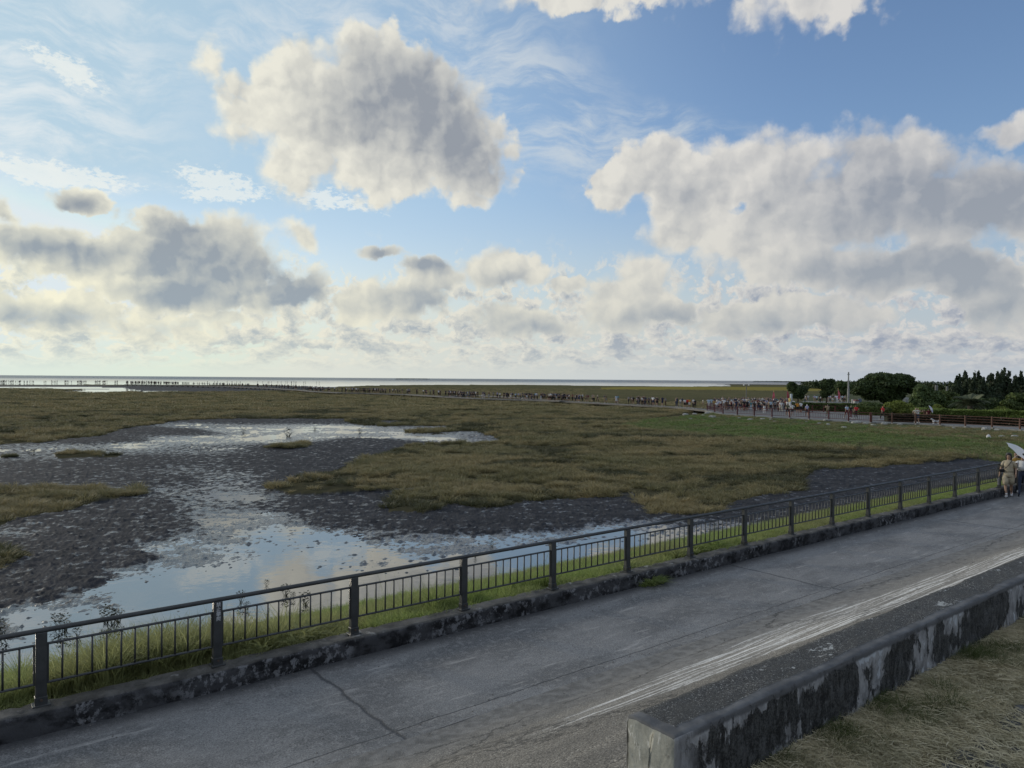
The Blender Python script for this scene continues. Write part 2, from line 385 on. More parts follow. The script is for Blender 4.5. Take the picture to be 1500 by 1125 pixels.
# distant water, as outlines on the flat
POOLS = [[(-900,549.6),(0,552.6),(250,553.6),(480,556.0),(750,558.6),(1000,560.2),(1060,563.2),(1075,565.6),(1000,566.2),(900,565.2),(780,563.8),(640,563.6),(560,564.2),(470,567.0),(400,563.9),(250,563.6),(0,563.6),(-900,561)],
         [(-900,566),(0,566.6),(170,567.8),(180,569.3),(0,568.9),(-900,569)],
         [(88,574.6),(120,570.8),(180,569.2),(200,572.5),(135,575.0)],[(120,576),(130,573.8),(182,570.6),(190,572),(150,575)],
         [(248,681/1.2+13),(252,578),(262,577.2),(258,580)],[(900,625.6),(928,622.6),(925,626),(905,628)],
         [(205,573.4),(262,573.0),(262,574.6),(205,575.0)]]
DARKMUD = [[(-900,562),(0,563.8),(500,565.5),(470,572),(350,573.6),(250,575),(170,573),(0,567),(-900,566)],
           [(860,571),(1000,572),(1240,574),(1240,590),(1100,592),(960,589),(860,583)]]
YELLOW = [[(880,567.5),(1000,566.6),(1120,566.8),(1260,569),(1260,573),(1120,571.8),(1000,571.2),(880,570.5)]]
CP = """0,960,.85 0,925,.35 60,905,.62 100,885,.45 200,870,.9 300,850,.92 250,830,.72 150,880,.35 270,810,.55 330,800,.7 330,770,.48 370,760,.52 300,790,.42 350,730,.42 300,735,.34
330,700,.32 270,690,.28 400,790,.72 450,820,.86 400,840,.97 300,880,1 200,910,1 100,930,1 450,795,.62 500,830,.82 550,820,.72 600,830,.8 700,825,.85 600,800,.55 700,800,.5 800,790,.5 800,812,.9 600,860,1
900,785,.6 950,775,.5 900,800,.9 1000,785,.55 1060,778,.4 500,870,1 400,900,1 0,800,.08 100,800,.02 200,780,.08 100,850,.02 0,870,.0 60,870,.1 200,820,.12 260,770,.2 200,740,.12
400,740,.28 450,740,.05 500,760,.15 560,780,.3 600,768,0 700,768,0 800,768,.05 900,752,0 1000,762,.2 1100,750,.05 1200,700,0 1300,700,0 1400,690,0
0,660,.3 100,658,.36 200,652,.42 280,645,.48 50,664,.3 300,624,.36 350,630,.46 430,630,.52 500,628,.50 560,632,.44 640,640,.5 700,640,.3 400,642,.46 300,658,.30 0,700,.05 100,690,.05 200,680,.08
250,632,.02 150,645,.0 250,700,.18 400,680,.0 500,660,.0 450,700,.0 200,700,.12 0,750,.26 0,780,.3 60,755,.12 260,720,.3 620,720,0 450,660,.05 550,650,.1 330,680,.22 0,640,0 640,628,.34 330,616,.0 480,616,.1"""
CP = np.array([[float(v) for v in q.split(',')] for q in CP.split()])
def wetness(px, py):
    dep = np.maximum(py-(548.9+.0077*px), 3.0); cd = CP[:,1]-(548.9+.0077*CP[:,0])
    num = 0; den = 0
    a = np.log(dep)*3.2; ca = np.log(cd)*3.2; b = px/330.0; cb = CP[:,0]/330.0
    for i in range(len(CP)):
        w = 1.0/((a-ca[i])**2 + (b-cb[i])**2 + .006)**2.2
        num = num + w*CP[i,2]; den = den + w
    w = num/den
    return w - .13*np.clip(1-(w-.80)/.15, 0, 1)*np.clip(w/.2, 0, 1)
def flat_masks(X, Y):
    px, py = to_px(X, Y)
    D = np.hypot(X, Y)
    # wobble outlines in metres, more where it is near
    wob = np.clip(D*.012, .25, 6)
    wx = fbm(X/ (wob*3), Y/(wob*3), 4, 5)*wob*1.7; wy = fbm(X/(wob*3)+40, Y/(wob*3)-30, 4, 9)*wob*1.7*np.clip(60/D, .25, 1.6)
    qx, qy = to_px(X+wx, Y+wy)
    mud = inside(MUD, qx, qy)
    for p in ISLES: mud &= ~inside(p, qx, qy)
    grass = ~mud
    pool = np.zeros(X.shape, bool)
    for p in POOLS: pool |= inside(p, qx, qy)
    dark = np.zeros(X.shape, bool)
    for p in DARKMUD: dark |= inside(p, qx, qy)
    yel = np.zeros(X.shape, bool)
    for p in YELLOW: yel |= inside(p, qx, qy)
    sea = D > 1000
    grass &= ~pool & ~dark & ~sea
    wet = np.where(mud, wetness(px, py), 0.0)
    wet = np.where(pool, 1.2, wet); wet = np.where(dark & ~pool, 0.0, wet)
    return grass, wet, yel, pool, dark, mud
def flat_height(X, Y, M=None):
    grass, wet, yel, pool, dark, mud = M if M is not None else flat_masks(X, Y)
    D = np.hypot(X, Y)
    near = np.clip(1.5 - D/80, 0, 1); midn = np.clip(2.2 - D/120, 0, 1)
    lump = fbm(X*1.7, Y*1.6, 4, 21, .6)*.62*midn + fbm(X*6.5, Y*8.5, 3, 22, .7)*.62*near
    spike = np.maximum(fbm(X*3.6, Y*5.4, 2, 33)-.24, 0)*1.1*near
    broad = fbm(X*.25, Y*.35, 3, 41)
    zm = .040 + .045*(1-sstep(wet, .0, .16)) - .112*wet + lump*.058 + spike*.11 + broad*.05 + fbm(X*.1, Y*.22, 2, 44)*.02
    zm = np.where(wet > .8, np.minimum(zm, -.012+spike*.22+(lump-.40)*.11), zm)
    zm = np.where(pool, -.08 + .1*np.maximum(fbm(X*.012, Y*.03, 3, 50)-.15, 0)*2.2, zm)
    zg = .07 + fbm(X*1.1, Y*1.1, 2, 60)*.10*midn + fbm(X*.22, Y*.3, 4, 61)*.22 + fbm(X*.05, Y*.06, 2, 62)*.25
    zg = np.maximum(zg, .03)
    far = .06 + fbm(X*.01, Y*.03, 3, 70)*.2
    z = np.where(grass, zg, zm)
    z = np.where(dark & ~pool, .05+np.abs(broad)*.05, z)
    z = np.where(D > 1250, -.4, z)
    return z
NA, A0, A1 = 1560, R(-52), R(52)
deps = []
dcur = 5.4*FPX/11.5
while dcur > 3.4: deps.append(dcur); dcur -= 1.05 if dcur > 12 else .35
rad = 5.4*FPX/np.array(deps)
AA, RR = np.meshgrid(np.linspace(A0, A1, NA), rad)
GX, GY = (RR*np.sin(AA)), (RR*np.cos(AA))
GM = flat_masks(GX, GY)
GZ = flat_height(GX, GY, GM)
nr = len(rad)
idx = np.arange(nr*NA).reshape(nr, NA)
QF = np.stack([idx[:-1,:-1], idx[:-1,1:], idx[1:,1:], idx[1:,:-1]], -1).reshape(-1, 4)
flat = mesh('tidal_flat', np.stack([GX, GY, GZ], -1), QF, M_TIDAL, smooth=True,
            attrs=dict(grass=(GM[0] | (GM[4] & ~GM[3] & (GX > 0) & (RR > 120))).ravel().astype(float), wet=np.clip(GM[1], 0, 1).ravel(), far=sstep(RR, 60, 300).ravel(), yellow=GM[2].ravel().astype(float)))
tag(flat, 'grey wet mud flat with brown marsh meadow', kind='structure')
# ground sheet under everything and the shallow water on it
def disc(name, z, r, m_, n=96):
    V = [(0,0,z)]; F = []
    rs = [200, 1000, 3000, 9000, r]
    for q in rs: V += [(q*math.sin(2*math.pi*k/n), q*math.cos(2*math.pi*k/n), z) for k in range(n)]
    for k in range(n): F.append((0, 1+(k+1)%n, 1+k))
    for j in range(len(rs)-1):
        for k in range(n): a = 1+j*n+k; b_ = 1+j*n+(k+1)%n; F.append((a, b_, b_+n, a+n))
    F = [tuple(reversed(f)) if j < n else f for j, f in enumerate(F)]
    me = mesh(name, V, F, m_)
    me.data.update(); 
    return me
bed = disc('ground', -1.2, 30000, mat('sea_bed', color=(.05,.05,.05), rough=.9)); tag(bed, kind='structure')
wat = disc('water', 0.0, 29000, M_WATER); tag(wat, kind='structure')
for o in (bed, wat):
    bm_ = o.data
    if bm_.polygons[0].normal.z < 0: bm_.flip_normals()

# ------------------------------------------------------------------ the dike: local frame x = along, y = across (towards the flat), z up
TH = R(38.4); UX, UY = math.cos(TH), math.sin(TH)
def loc(t, s, z=0.0): return Vector((UX*t - UY*s, UY*t + UX*s, z))
def strip(name, prof, t0, t1, dt, m_, disp=None, mi=None, smooth=True, attrs=None):
    """prof: list of (s, z, normal s, normal z) rows, drawn out along t"""
    T = np.arange(t0, t1+dt*.5, dt); S = np.array([p[0] for p in prof]); Z = np.array([p[1] for p in prof])
    TT, SS = np.meshgrid(T, S); ZZ = np.repeat(Z[:,None], len(T), 1)
    if disp is not None:
        dsn = disp(TT, SS, ZZ); ns = np.array([p[2] for p in prof])[:,None]; nz = np.array([p[3] for p in prof])[:,None]
        SS = SS + ns*dsn; ZZ = ZZ + nz*dsn
    n, k = TT.shape; idx = np.arange(n*k).reshape(n, k)
    F = np.stack([idx[:-1,:-1], idx[:-1,1:], idx[1:,1:], idx[1:,:-1]], -1).reshape(-1, 4)
    fm = None if mi is None else np.repeat(np.array(mi), k-1)
    return mesh(name, np.stack([TT, SS, ZZ], -1), F, m_, smooth=smooth, fm=fm, rz=TH)
def lerp_prof(pts, step):
    out = []
    for (a, b) in zip(pts[:-1], pts[1:]):
        L = math.hypot(b[0]-a[0], b[1]-a[1]); n = max(1, int(L/step)); ns, nz = -(b[1]-a[1])/L, (b[0]-a[0])/L
        for i in range(n): f = i/n; out.append((a[0]+(b[0]-a[0])*f, a[1]+(b[1]-a[1])*f, ns, nz))
    out.append((*pts[-1], ns, nz)); return out

def f_conc(t, b):
    o = objc(t)
    x, y, z = t.sep(o)
    blot = n3(t, t.v('MULTIPLY', o, (.45, 1.0, 1)), 1.1, 6, .62); fine = n3(t, o, 48, 4, .85); mid = n3(t, o, 9, 5, .6)
    c = t.mix(t.ramp(blot, .40, .60), (0.112, 0.110, 0.108), (0.190, 0.187, 0.183))
    c = t.mix(t.m('MULTIPLY', t.ramp(mid, .49, .64), .60), c, (0.25, 0.245, 0.238))
    c = t.mix(t.ramp(fine, .50, .62, 0, .75), c, (0.045, 0.045, 0.047))
    c = t.mix(t.ramp(fine, .46, .36, 0, .6), c, (0.33, 0.33, 0.32))
    # pale scuffs along the way, darker towards the kerb
    sc = n3(t, t.v('MULTIPLY', o, (.5, 3.2, 1)), 1.7, 7, .66)
    c = t.mix(t.m('MULTIPLY', t.ramp(sc, .57, .70), .5), c, (0.38, 0.365, 0.345))
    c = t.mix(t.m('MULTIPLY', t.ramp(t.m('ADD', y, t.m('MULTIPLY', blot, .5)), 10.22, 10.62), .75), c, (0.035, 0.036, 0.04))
    # joints and old cracks
    sq = t.m('ABSOLUTE', t.m('SUBTRACT', t.m('FRACT', t.m('DIVIDE', t.m('ADD', t.m('ADD', x, t.m('MULTIPLY', n3(t, o, 2.5, 6, .7), .22)), 0.56), 10.25)), .5))
    jt = t.ramp(sq, .0030, .0010)
    j2 = t.ramp(t.m('ABSOLUTE', t.m('SUBTRACT', t.m('ADD', y, t.m('MULTIPLY', n3(t, o, 1.5, 6, .65), .12)), 7.92)), .022, .004)
    vo = t.node('ShaderNodeTexVoronoi', feature='DISTANCE_TO_EDGE'); t.put(vo.inputs[0], t.v('ADD', o, t.v('SCALE', t.noise(o, 1.2, 6, .7, dim='3D', color=True), sc=.9))); vo.inputs['Scale'].default_value = .19
    cr = t.m('MULTIPLY', t.ramp(vo.outputs[0], .0024, .0006), .30)
    dk = t.m('MAXIMUM', t.m('MAXIMUM', jt, j2), cr)
    c = t.mix(t.m('MULTIPLY', dk, .68), c, (0.025, 0.025, 0.027))
    c = t.mix(t.m('MULTIPLY', t.ramp(sq, .006, .002), .25), c, (0.05, 0.05, 0.055))
    t.put(B(b, 'Base Color'), c)
    bump(t, b, t.m('SUBTRACT', t.m('ADD', t.m('MULTIPLY', fine, .35), mid), t.m('MULTIPLY', dk, 2.0)), .006, .7)
    t.put(B(b, 'Roughness'), t.ramp(mid, .3, .7, .62, .85))
M_CONC = mat('worn_concrete', f_conc, spec=.35)
def f_asph(t, b):
    o = objc(t); x, y, z = t.sep(o)
    ag = t.node('ShaderNodeTexVoronoi', feature='F1'); t.put(ag.inputs[0], o); ag.inputs['Scale'].default_value = 75
    rnd = t.sep(ag.outputs['Color'])[0]
    big = n3(t, t.v('MULTIPLY', o, (.3, 1.2, 1)), 1.2, 6, .6)
    c = t.mix(t.ramp(rnd, .1, .95, smooth=False), (0.070, 0.064, 0.055), (0.26, 0.24, 0.205))
    c = t.mix(t.m('MULTIPLY', t.ramp(rnd, .93, .99), .6), c, (0.50, 0.48, 0.44))
    c = t.mix(t.ramp(big, .38, .64, 0, .45), c, (0.06, 0.057, 0.052))
    # grey cement wash thinning out up the slope
    wash = t.m('MULTIPLY', t.ramp(t.m('ADD', y, t.m('MULTIPLY', big, 1.2)), 6.6, 7.9), .85)
    c = t.mix(wash, c, t.mix(t.ramp(n3(t, o, 6, 5, .65), .35, .65), (0.120, 0.115, 0.108), (0.21, 0.202, 0.19)))
    # torn streaks of white lime along the slope
    q = t.v('MULTIPLY', t.v('ADD', o, t.v('MULTIPLY', t.noise(o, .4, 3, .5, dim='3D', color=True), (0, .5, 0))), (.10, 3.0, 0))
    s1 = n3(t, q, 2.6, 7, .68); s2 = n3(t, t.v('MULTIPLY', o, (2.5, 9, 1)), 3.5, 6, .7)
    lo = t.m('SUBTRACT', 5.5, t.m('MULTIPLY', t.m('SUBTRACT', x, 5.2), .085))
    band = t.m('MULTIPLY', t.ramp(y, lo, t.m('ADD', lo, .2)), t.ramp(y, t.m('ADD', lo, t.ramp(x, 4, 11, .8, 2.6)), t.m('ADD', lo, t.ramp(x, 4, 11, .3, 1.5))))
    band = t.m('MULTIPLY', band, t.ramp(x, 4.0, 6.0))
    wh = t.m('MULTIPLY', t.ramp(t.m('ADD', s1, t.m('MULTIPLY', t.m('SUBTRACT', s2, .5), .28)), t.ramp(band, 0, 1, .70, .485), t.ramp(band, 0, 1, .80, .60)), t.ramp(band, 0, .25))
    c = t.mix(t.m('MULTIPLY', t.m('MULTIPLY', band, t.ramp(s2, .35, .60)), .16), c, (0.50, 0.50, 0.49))
    c = t.mix(t.m('MULTIPLY', wh, t.ramp(rnd, .05, .6, .50, .97)), c, (0.62, 0.62, 0.61))
    vo = t.node('ShaderNodeTexVoronoi', feature='DISTANCE_TO_EDGE'); t.put(vo.inputs[0], t.v('ADD', t.v('MULTIPLY', o, (.25, 1, 1)), t.v('SCALE', t.noise(o, 1.6, 6, .7, dim='3D', color=True), sc=.5))); vo.inputs['Scale'].default_value = .55
    cr = t.m('MULTIPLY', t.ramp(vo.outputs[0], .010, .003), .6)
    c = t.mix(cr, c, (0.02, 0.019, 0.018))
    t.put(B(b, 'Base Color'), c)
    bump(t, b, t.m('SUBTRACT', t.m('ADD', t.m('MULTIPLY', ag.outputs[0], -.8), big), cr), .008, .9)
    t.put(B(b, 'Roughness'), .82)
M_ASPH = mat('rough_asphalt', f_asph, spec=.3)
T0, T1 = -14.0, 75.0
road = strip('road', lerp_prof([(7.55, 1.145), (8.0, 1.10), (10.42, 1.10)], .12), T0, T1, .25, M_CONC,
             disp=lambda T,S,Z: fbm(T*.7, S*.9, 3, 81)*.012)
tag(road, 'grey worn concrete way along the railing', kind='structure')
slope = strip('embankment_slope', lerp_prof([(2.70, 2.86), (3.6, 2.66), (6.6, 1.36), (7.2, 1.18), (7.56, 1.149)], .12), T0, T1, .2, M_ASPH,
              disp=lambda T,S,Z: fbm(T*.5, S*1.1, 3, 82)*.03)
tag(slope, 'brown grey asphalt slope with torn white streaks', kind='structure')

def f_kerb(t, b):
    o = objc(t); x, y, z = t.sep(o); nrm = t.sep(t.node('ShaderNodeNewGeometry').outputs['Normal'])[2]
    blot = n3(t, t.v('MULTIPLY', o, (1, 1, 1.6)), 2.3, 7, .66); fine = n3(t, o, 60, 4, .7); v2 = n3(t, t.v('MULTIPLY', o, (1, 1, .8)), 9, 6, .72)
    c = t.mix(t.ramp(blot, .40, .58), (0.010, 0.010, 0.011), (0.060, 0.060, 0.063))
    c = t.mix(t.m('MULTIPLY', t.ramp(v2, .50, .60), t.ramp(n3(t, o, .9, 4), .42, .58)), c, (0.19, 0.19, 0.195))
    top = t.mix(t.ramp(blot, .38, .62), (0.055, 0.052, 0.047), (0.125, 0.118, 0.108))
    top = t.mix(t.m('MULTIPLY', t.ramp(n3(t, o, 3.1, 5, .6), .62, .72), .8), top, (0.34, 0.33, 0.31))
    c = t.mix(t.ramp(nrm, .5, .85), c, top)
    c = t.mix(t.ramp(fine, .55, .72, 0, .6), c, (0.02, 0.02, 0.02))
    t.put(B(b, 'Base Color'), c); bump(t, b, t.m('ADD', fine, t.m('MULTIPLY', v2, 1.5)), .008, .9)
M_KERB = mat('mouldy_kerb', f_kerb, rough=.85, spec=.25)
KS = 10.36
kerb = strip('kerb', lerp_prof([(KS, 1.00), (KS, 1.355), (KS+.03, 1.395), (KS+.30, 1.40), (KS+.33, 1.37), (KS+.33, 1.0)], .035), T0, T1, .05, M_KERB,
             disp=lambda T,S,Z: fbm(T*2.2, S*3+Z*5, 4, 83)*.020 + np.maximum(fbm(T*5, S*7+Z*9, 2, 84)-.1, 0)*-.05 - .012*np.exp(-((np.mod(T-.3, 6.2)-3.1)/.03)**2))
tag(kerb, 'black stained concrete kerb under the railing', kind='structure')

# ------------------------------------------------------------------ the parapet wall in the corner
def f_wtop(t, b):
    o = objc(t); x, y, z = t.sep(o)
    ag = t.node('ShaderNodeTexVoronoi', feature='F1'); t.put(ag.inputs[0], o); ag.inputs['Scale'].default_value = 170
    rnd = t.sep(ag.outputs['Color'])[0]; big = n3(t, o, 3.2, 6, .65); f = n3(t, o, 28, 5, .7)
    c = t.mix(t.ramp(rnd, .3, 1.0, smooth=False), (0.026, 0.026, 0.025), (0.125, 0.123, 0.118))
    c = t.mix(t.m('MULTIPLY', t.ramp(rnd, .93, .98), .7), c, (0.4, 0.4, 0.38))
    c = t.mix(t.ramp(big, .42, .66, 0, .6), c, (0.045, 0.045, 0.042))
    wht = t.m('MULTIPLY', t.ramp(t.m('ADD', n3(t, t.v('MULTIPLY', o, (1, 2.2, 1)), 2.4, 7, .72), t.m('MULTIPLY', t.m('SUBTRACT', f, .5), .35)), .62, .67), .85)
    c = t.mix(wht, c, (0.42, 0.43, 0.42))
    # smooth trowelled rim along the near edge and the end
    rim = t.m('MAXIMUM', t.ramp(t.m('ADD', y, t.m('MULTIPLY', n3(t, o, 5, 5), .05)), 2.625, 2.600), t.ramp(t.m('ADD', x, t.m('MULTIPLY', n3(t, o, 9, 5), .04)), 3.245, 3.225))
    c = t.mix(rim, c, t.mix(t.ramp(n3(t, o, 7, 5, .6), .35, .65), (0.070, 0.071, 0.074), (0.118, 0.119, 0.121)))
    t.put(B(b, 'Base Color'), c)
    bump(t, b, t.m('MULTIPLY', t.m('ADD', ag.outputs[0], t.m('MULTIPLY', big, .6)), t.m('SUBTRACT', 1.0, t.m('MULTIPLY', rim, .9))), .006, .9)
def f_wface(t, b):
    o = objc(t); x, y, z = t.sep(o)
    big = n3(t, t.v('MULTIPLY', o, (1.0, 1, .7)), 2.6, 3, .55); ed = n3(t, t.v('MULTIPLY', o, (1, 1, .55)), 11, 6, .68); f = n3(t, o, 75, 4, .7)
    k = t.m('ADD', big, t.m('MULTIPLY', t.m('SUBTRACT', ed, .5), .62))
    k = t.m('ADD', k, t.ramp(t.m('ABSOLUTE', t.m('SUBTRACT', z, 3.27)), .02, .24, -.05, .05))
    mould = t.mix(t.ramp(t.m('ADD', t.m('MULTIPLY', f, .5), t.m('MULTIPLY', n3(t, t.v('MULTIPLY', o, (1, 1, .35)), 30, 5, .7), .5)), .42, .62), (0.009, 0.009, 0.009), (0.065, 0.066, 0.064))
    grey = t.mix(t.ramp(n3(t, t.v('MULTIPLY', o, (1, 1, .4)), 16, 5, .66), .35, .65), (0.15, 0.15, 0.153), (0.28, 0.28, 0.283))
    st = n3(t, t.v('MULTIPLY', o, (1, 1, .12)), 14, 5, .7)
    k = t.m('SUBTRACT', k, t.m('MULTIPLY', t.ramp(st, .50, .68), .10))
    c = t.mix(t.ramp(k, .500, .560), mould, grey)
    c = t.mix(t.m('MULTIPLY', t.ramp(ed, .52, .60), .30), c, (0.10, 0.10, 0.10))
    c = t.mix(t.m('MULTIPLY', t.ramp(k, .65, .70), .7), c, (0.42, 0.45, 0.48))
    c = t.mix(t.ramp(t.m('ADD', z, t.m('MULTIPLY', ed, .05)), 3.475, 3.495), c, (0.085, 0.086, 0.089))
    c = t.mix(t.m('MULTIPLY', t.ramp(x, 3.34, 3.22), .8), c, grey)
    t.put(B(b, 'Base Color'), c); bump(t, b, t.m('ADD', t.m('MULTIPLY', f, .5), t.m('MULTIPLY', t.ramp(k, .515, .545), 1.2)), .008, .9)
def f_wend(t, b):
    o = objc(t)
    big = n3(t, o, 7, 6, .65); v = n3(t, t.v('MULTIPLY', o, (1, 1, .35)), 22, 5, .7)
    c = t.mix(t.ramp(big, .35, .65), (0.20, 0.20, 0.175), (0.31, 0.31, 0.275))
    c = t.mix(t.m('MULTIPLY', t.ramp(v, .60, .70), .85), c, (0.55, 0.55, 0.52))
    c = t.mix(t.ramp(n3(t, o, 5, 6, .7), .60, .66, 0, .6), c, (0.09, 0.085, 0.075))
    z = t.sep(o)[2]; y = t.sep(o)[1]
    c = t.mix(t.ramp(t.m('ADD', y, t.m('MULTIPLY', big, .05)), 2.865, 2.885), c, (0.022, 0.022, 0.02))
    t.put(B(b, 'Base Color'), c); bump(t, b, t.m('ADD', big, t.m('MULTIPLY', v, .5)), .010, .9)
M_WT, M_WF, M_WE = mat('wall_top_pebbles', f_wtop, rough=.8, spec=.3), mat('wall_face_mould', f_wface, rough=.8, spec=.25), mat('wall_end_cement', f_wend, rough=.85, spec=.25)
WT0, WT1 = 3.12, 60.0
def build_wall():
    # cross-section from the near foot up over the top and down the far side; the end face closes it
    sec = [(2.515, 2.9), (2.515, 3.485), (2.520, 3.497), (2.532, 3.503), (2.83, 3.503), (2.862, 3.494), (2.875, 3.47), (2.875, 2.6)]
    pr = lerp_prof(sec, .02); S = np.array([p[0] for p in pr]); Z = np.array([p[1] for p in pr])
    ns = np.array([p[2] for p in pr])[:,None]; nz = np.array([p[3] for p in pr])[:,None]
    T = np.concatenate([WT0 + np.array([0, .006, .015]), np.arange(WT0+.03, 12, .02), np.arange(12, WT1, .08)])
    TT, SS = np.meshgrid(T, S); ZZ = np.repeat(Z[:,None], len(T), 1)
    d = fbm(TT*2.5, SS*6+ZZ*6, 4, 91)*.011 + fbm(TT*14, SS*20+ZZ*20, 2, 92)*.004 - np.maximum(fbm(TT*1.3, ZZ*3, 3, 93)-.12, 0)*.05
    sh = np.array([.012, .003, 0]+[0]*(len(T)-3)) + .035*np.exp(-(T-WT0)/.05)*0
    SS2 = SS + ns*d - np.sign(SS-2.68)*sh[None,:]; ZZ2 = ZZ + nz*d - (ZZ > 3.4)*sh[None,:]
    n, k = TT.shape; idx = np.arange(n*k).reshape(n, k)
    F = np.stack([idx[:-1,:-1], idx[:-1,1:], idx[1:,1:], idx[1:,:-1]], -1).reshape(-1, 4)
    fm = np.repeat([1 if (ns[i,0] < -.8 or ns[i,0] > .8) else 0 for i in range(n-1)], k-1)
    V = np.stack([TT, SS2, ZZ2], -1).reshape(-1, 3)
    # end face as a fan of rows between near and far side
    end = V.reshape(n, k, 3)[:,0,:]
    cx = end.mean(0); cx[2] = 3.1
    rows = [end]; m_ = 10
    for r in range(1, m_+1):
        f = 1-r/m_; row = cx + (end-cx)*f; row[:,0] = WT0 + fbm(row[:,1]*9, row[:,2]*9, 3, 95)*.012 - .004; rows.append(row)
    Ve = np.concatenate(rows[1:]); base = len(V)
    V = np.concatenate([V, Ve]); F = F.tolist(); fm = list(fm)
    for r in range(m_):
        for i in range(n-1):
            a = [idx[i,0] if r == 0 else base+(r-1)*n+i, idx[i+1,0] if r == 0 else base+(r-1)*n+i+1, base+r*n+i+1, base+r*n+i]
            F.append([int(q) for q in a]); fm.append(2)
    w = mesh('parapet_wall', V, F, [M_WT, M_WF, M_WE], smooth=True, fm=fm, rz=TH)
    tag(w, 'thick low concrete wall with pebbled top and mouldy peeling side beside the dry grass', 'wall')
build_wall()

# ------------------------------------------------------------------ crest of the dike: soil, old setts
def f_soil(t, b):
    o = objc(t); x, y, z = t.sep(o)
    k = n3(t, o, 4, 7, .68); f = n3(t, o, 40, 5, .7)
    c = t.mix(t.ramp(k, .35, .65), (0.085, 0.072, 0.048), (0.19, 0.165, 0.11))
    c = t.mix(t.ramp(f, .5, .7, 0, .6), c, (0.26, 0.225, 0.155))
    t.put(B(b, 'Base Color'), c); bump(t, b, t.m('ADD', f, k), .02, 1)
M_SOIL = mat('dry_soil', f_soil, rough=.95, spec=.1)
crest = strip('ground_crest', lerp_prof([(-6, 3.06), (1.9, 3.05), (2.45, 3.08), (2.56, 3.06), (2.6, 2.9)], .05), -4, 60, .1, M_SOIL,
              disp=lambda T,S,Z: fbm(T*1.5, S*1.5, 4, 101)*.035)
tag(crest, 'straw covered earth on top of the dike', kind='structure')
def f_sett(t, b):
    o = objc(t); k = n3(t, o, 12, 6, .66); f = n3(t, o, 60, 4, .7)
    r = t.node('ShaderNodeObjectInfo').outputs['Random']
    c = t.mix(t.ramp(k, .35, .65), (0.035, 0.037, 0.040), (0.100, 0.103, 0.108)); c = t.mix(t.ramp(f, .5, .7, 0, .5), c, (0.16,.16,.15))
    t.put(B(b, 'Base Color'), c); bump(t, b, t.m('ADD', k, t.m('MULTIPLY', f, .3)), .012, 1)
M_SETT = mat('slate_setts', f_sett, rough=.8, spec=.3)
def build_setts():
    V = []; F = []
    for j in range(10):
        t = 3.2 + random.random()*.3
        while t < 12:
            L = random.uniform(.10, .26); s0 = 1.90 - j*.17 + random.uniform(-.015, .015)
            if random.random() < (.88 if j < 1 else .72):
                n0 = len(V); nn = 9; zt = 3.085 + random.uniform(-.012, .014); tl = random.uniform(-.012, .012); a0 = random.uniform(0, 6)
                for lv, (kk, dz) in enumerate(((1.0, -.09), (1.0, -.012), (.86, 0.0))):
                    for i in range(nn):
                        a = 2*math.pi*i/nn; sq = 1/max(abs(math.cos(a)), abs(math.sin(a)))**.75
                        rr = sq*kk*(1+.16*math.sin(3*a+a0)+.08*math.sin(5*a+a0*2))
                        V.append((t+L/2+math.cos(a)*L*.44*rr, s0-.08+math.sin(a)*.066*rr, zt+dz+tl*math.cos(a)))
                for lv in range(2):
                    for i in range(nn): k = (i+1) % nn; F.append((n0+lv*nn+i, n0+lv*nn+k, n0+lv*nn+nn+k, n0+lv*nn+nn+i))
                F.append(tuple(n0+2*nn+i for i in range(nn)))
            t += L + random.uniform(.005, .03)
    o = mesh('path', V, F, M_SETT, rz=TH); tag(o, 'broken slate paving showing through the straw', kind='structure')
build_setts()

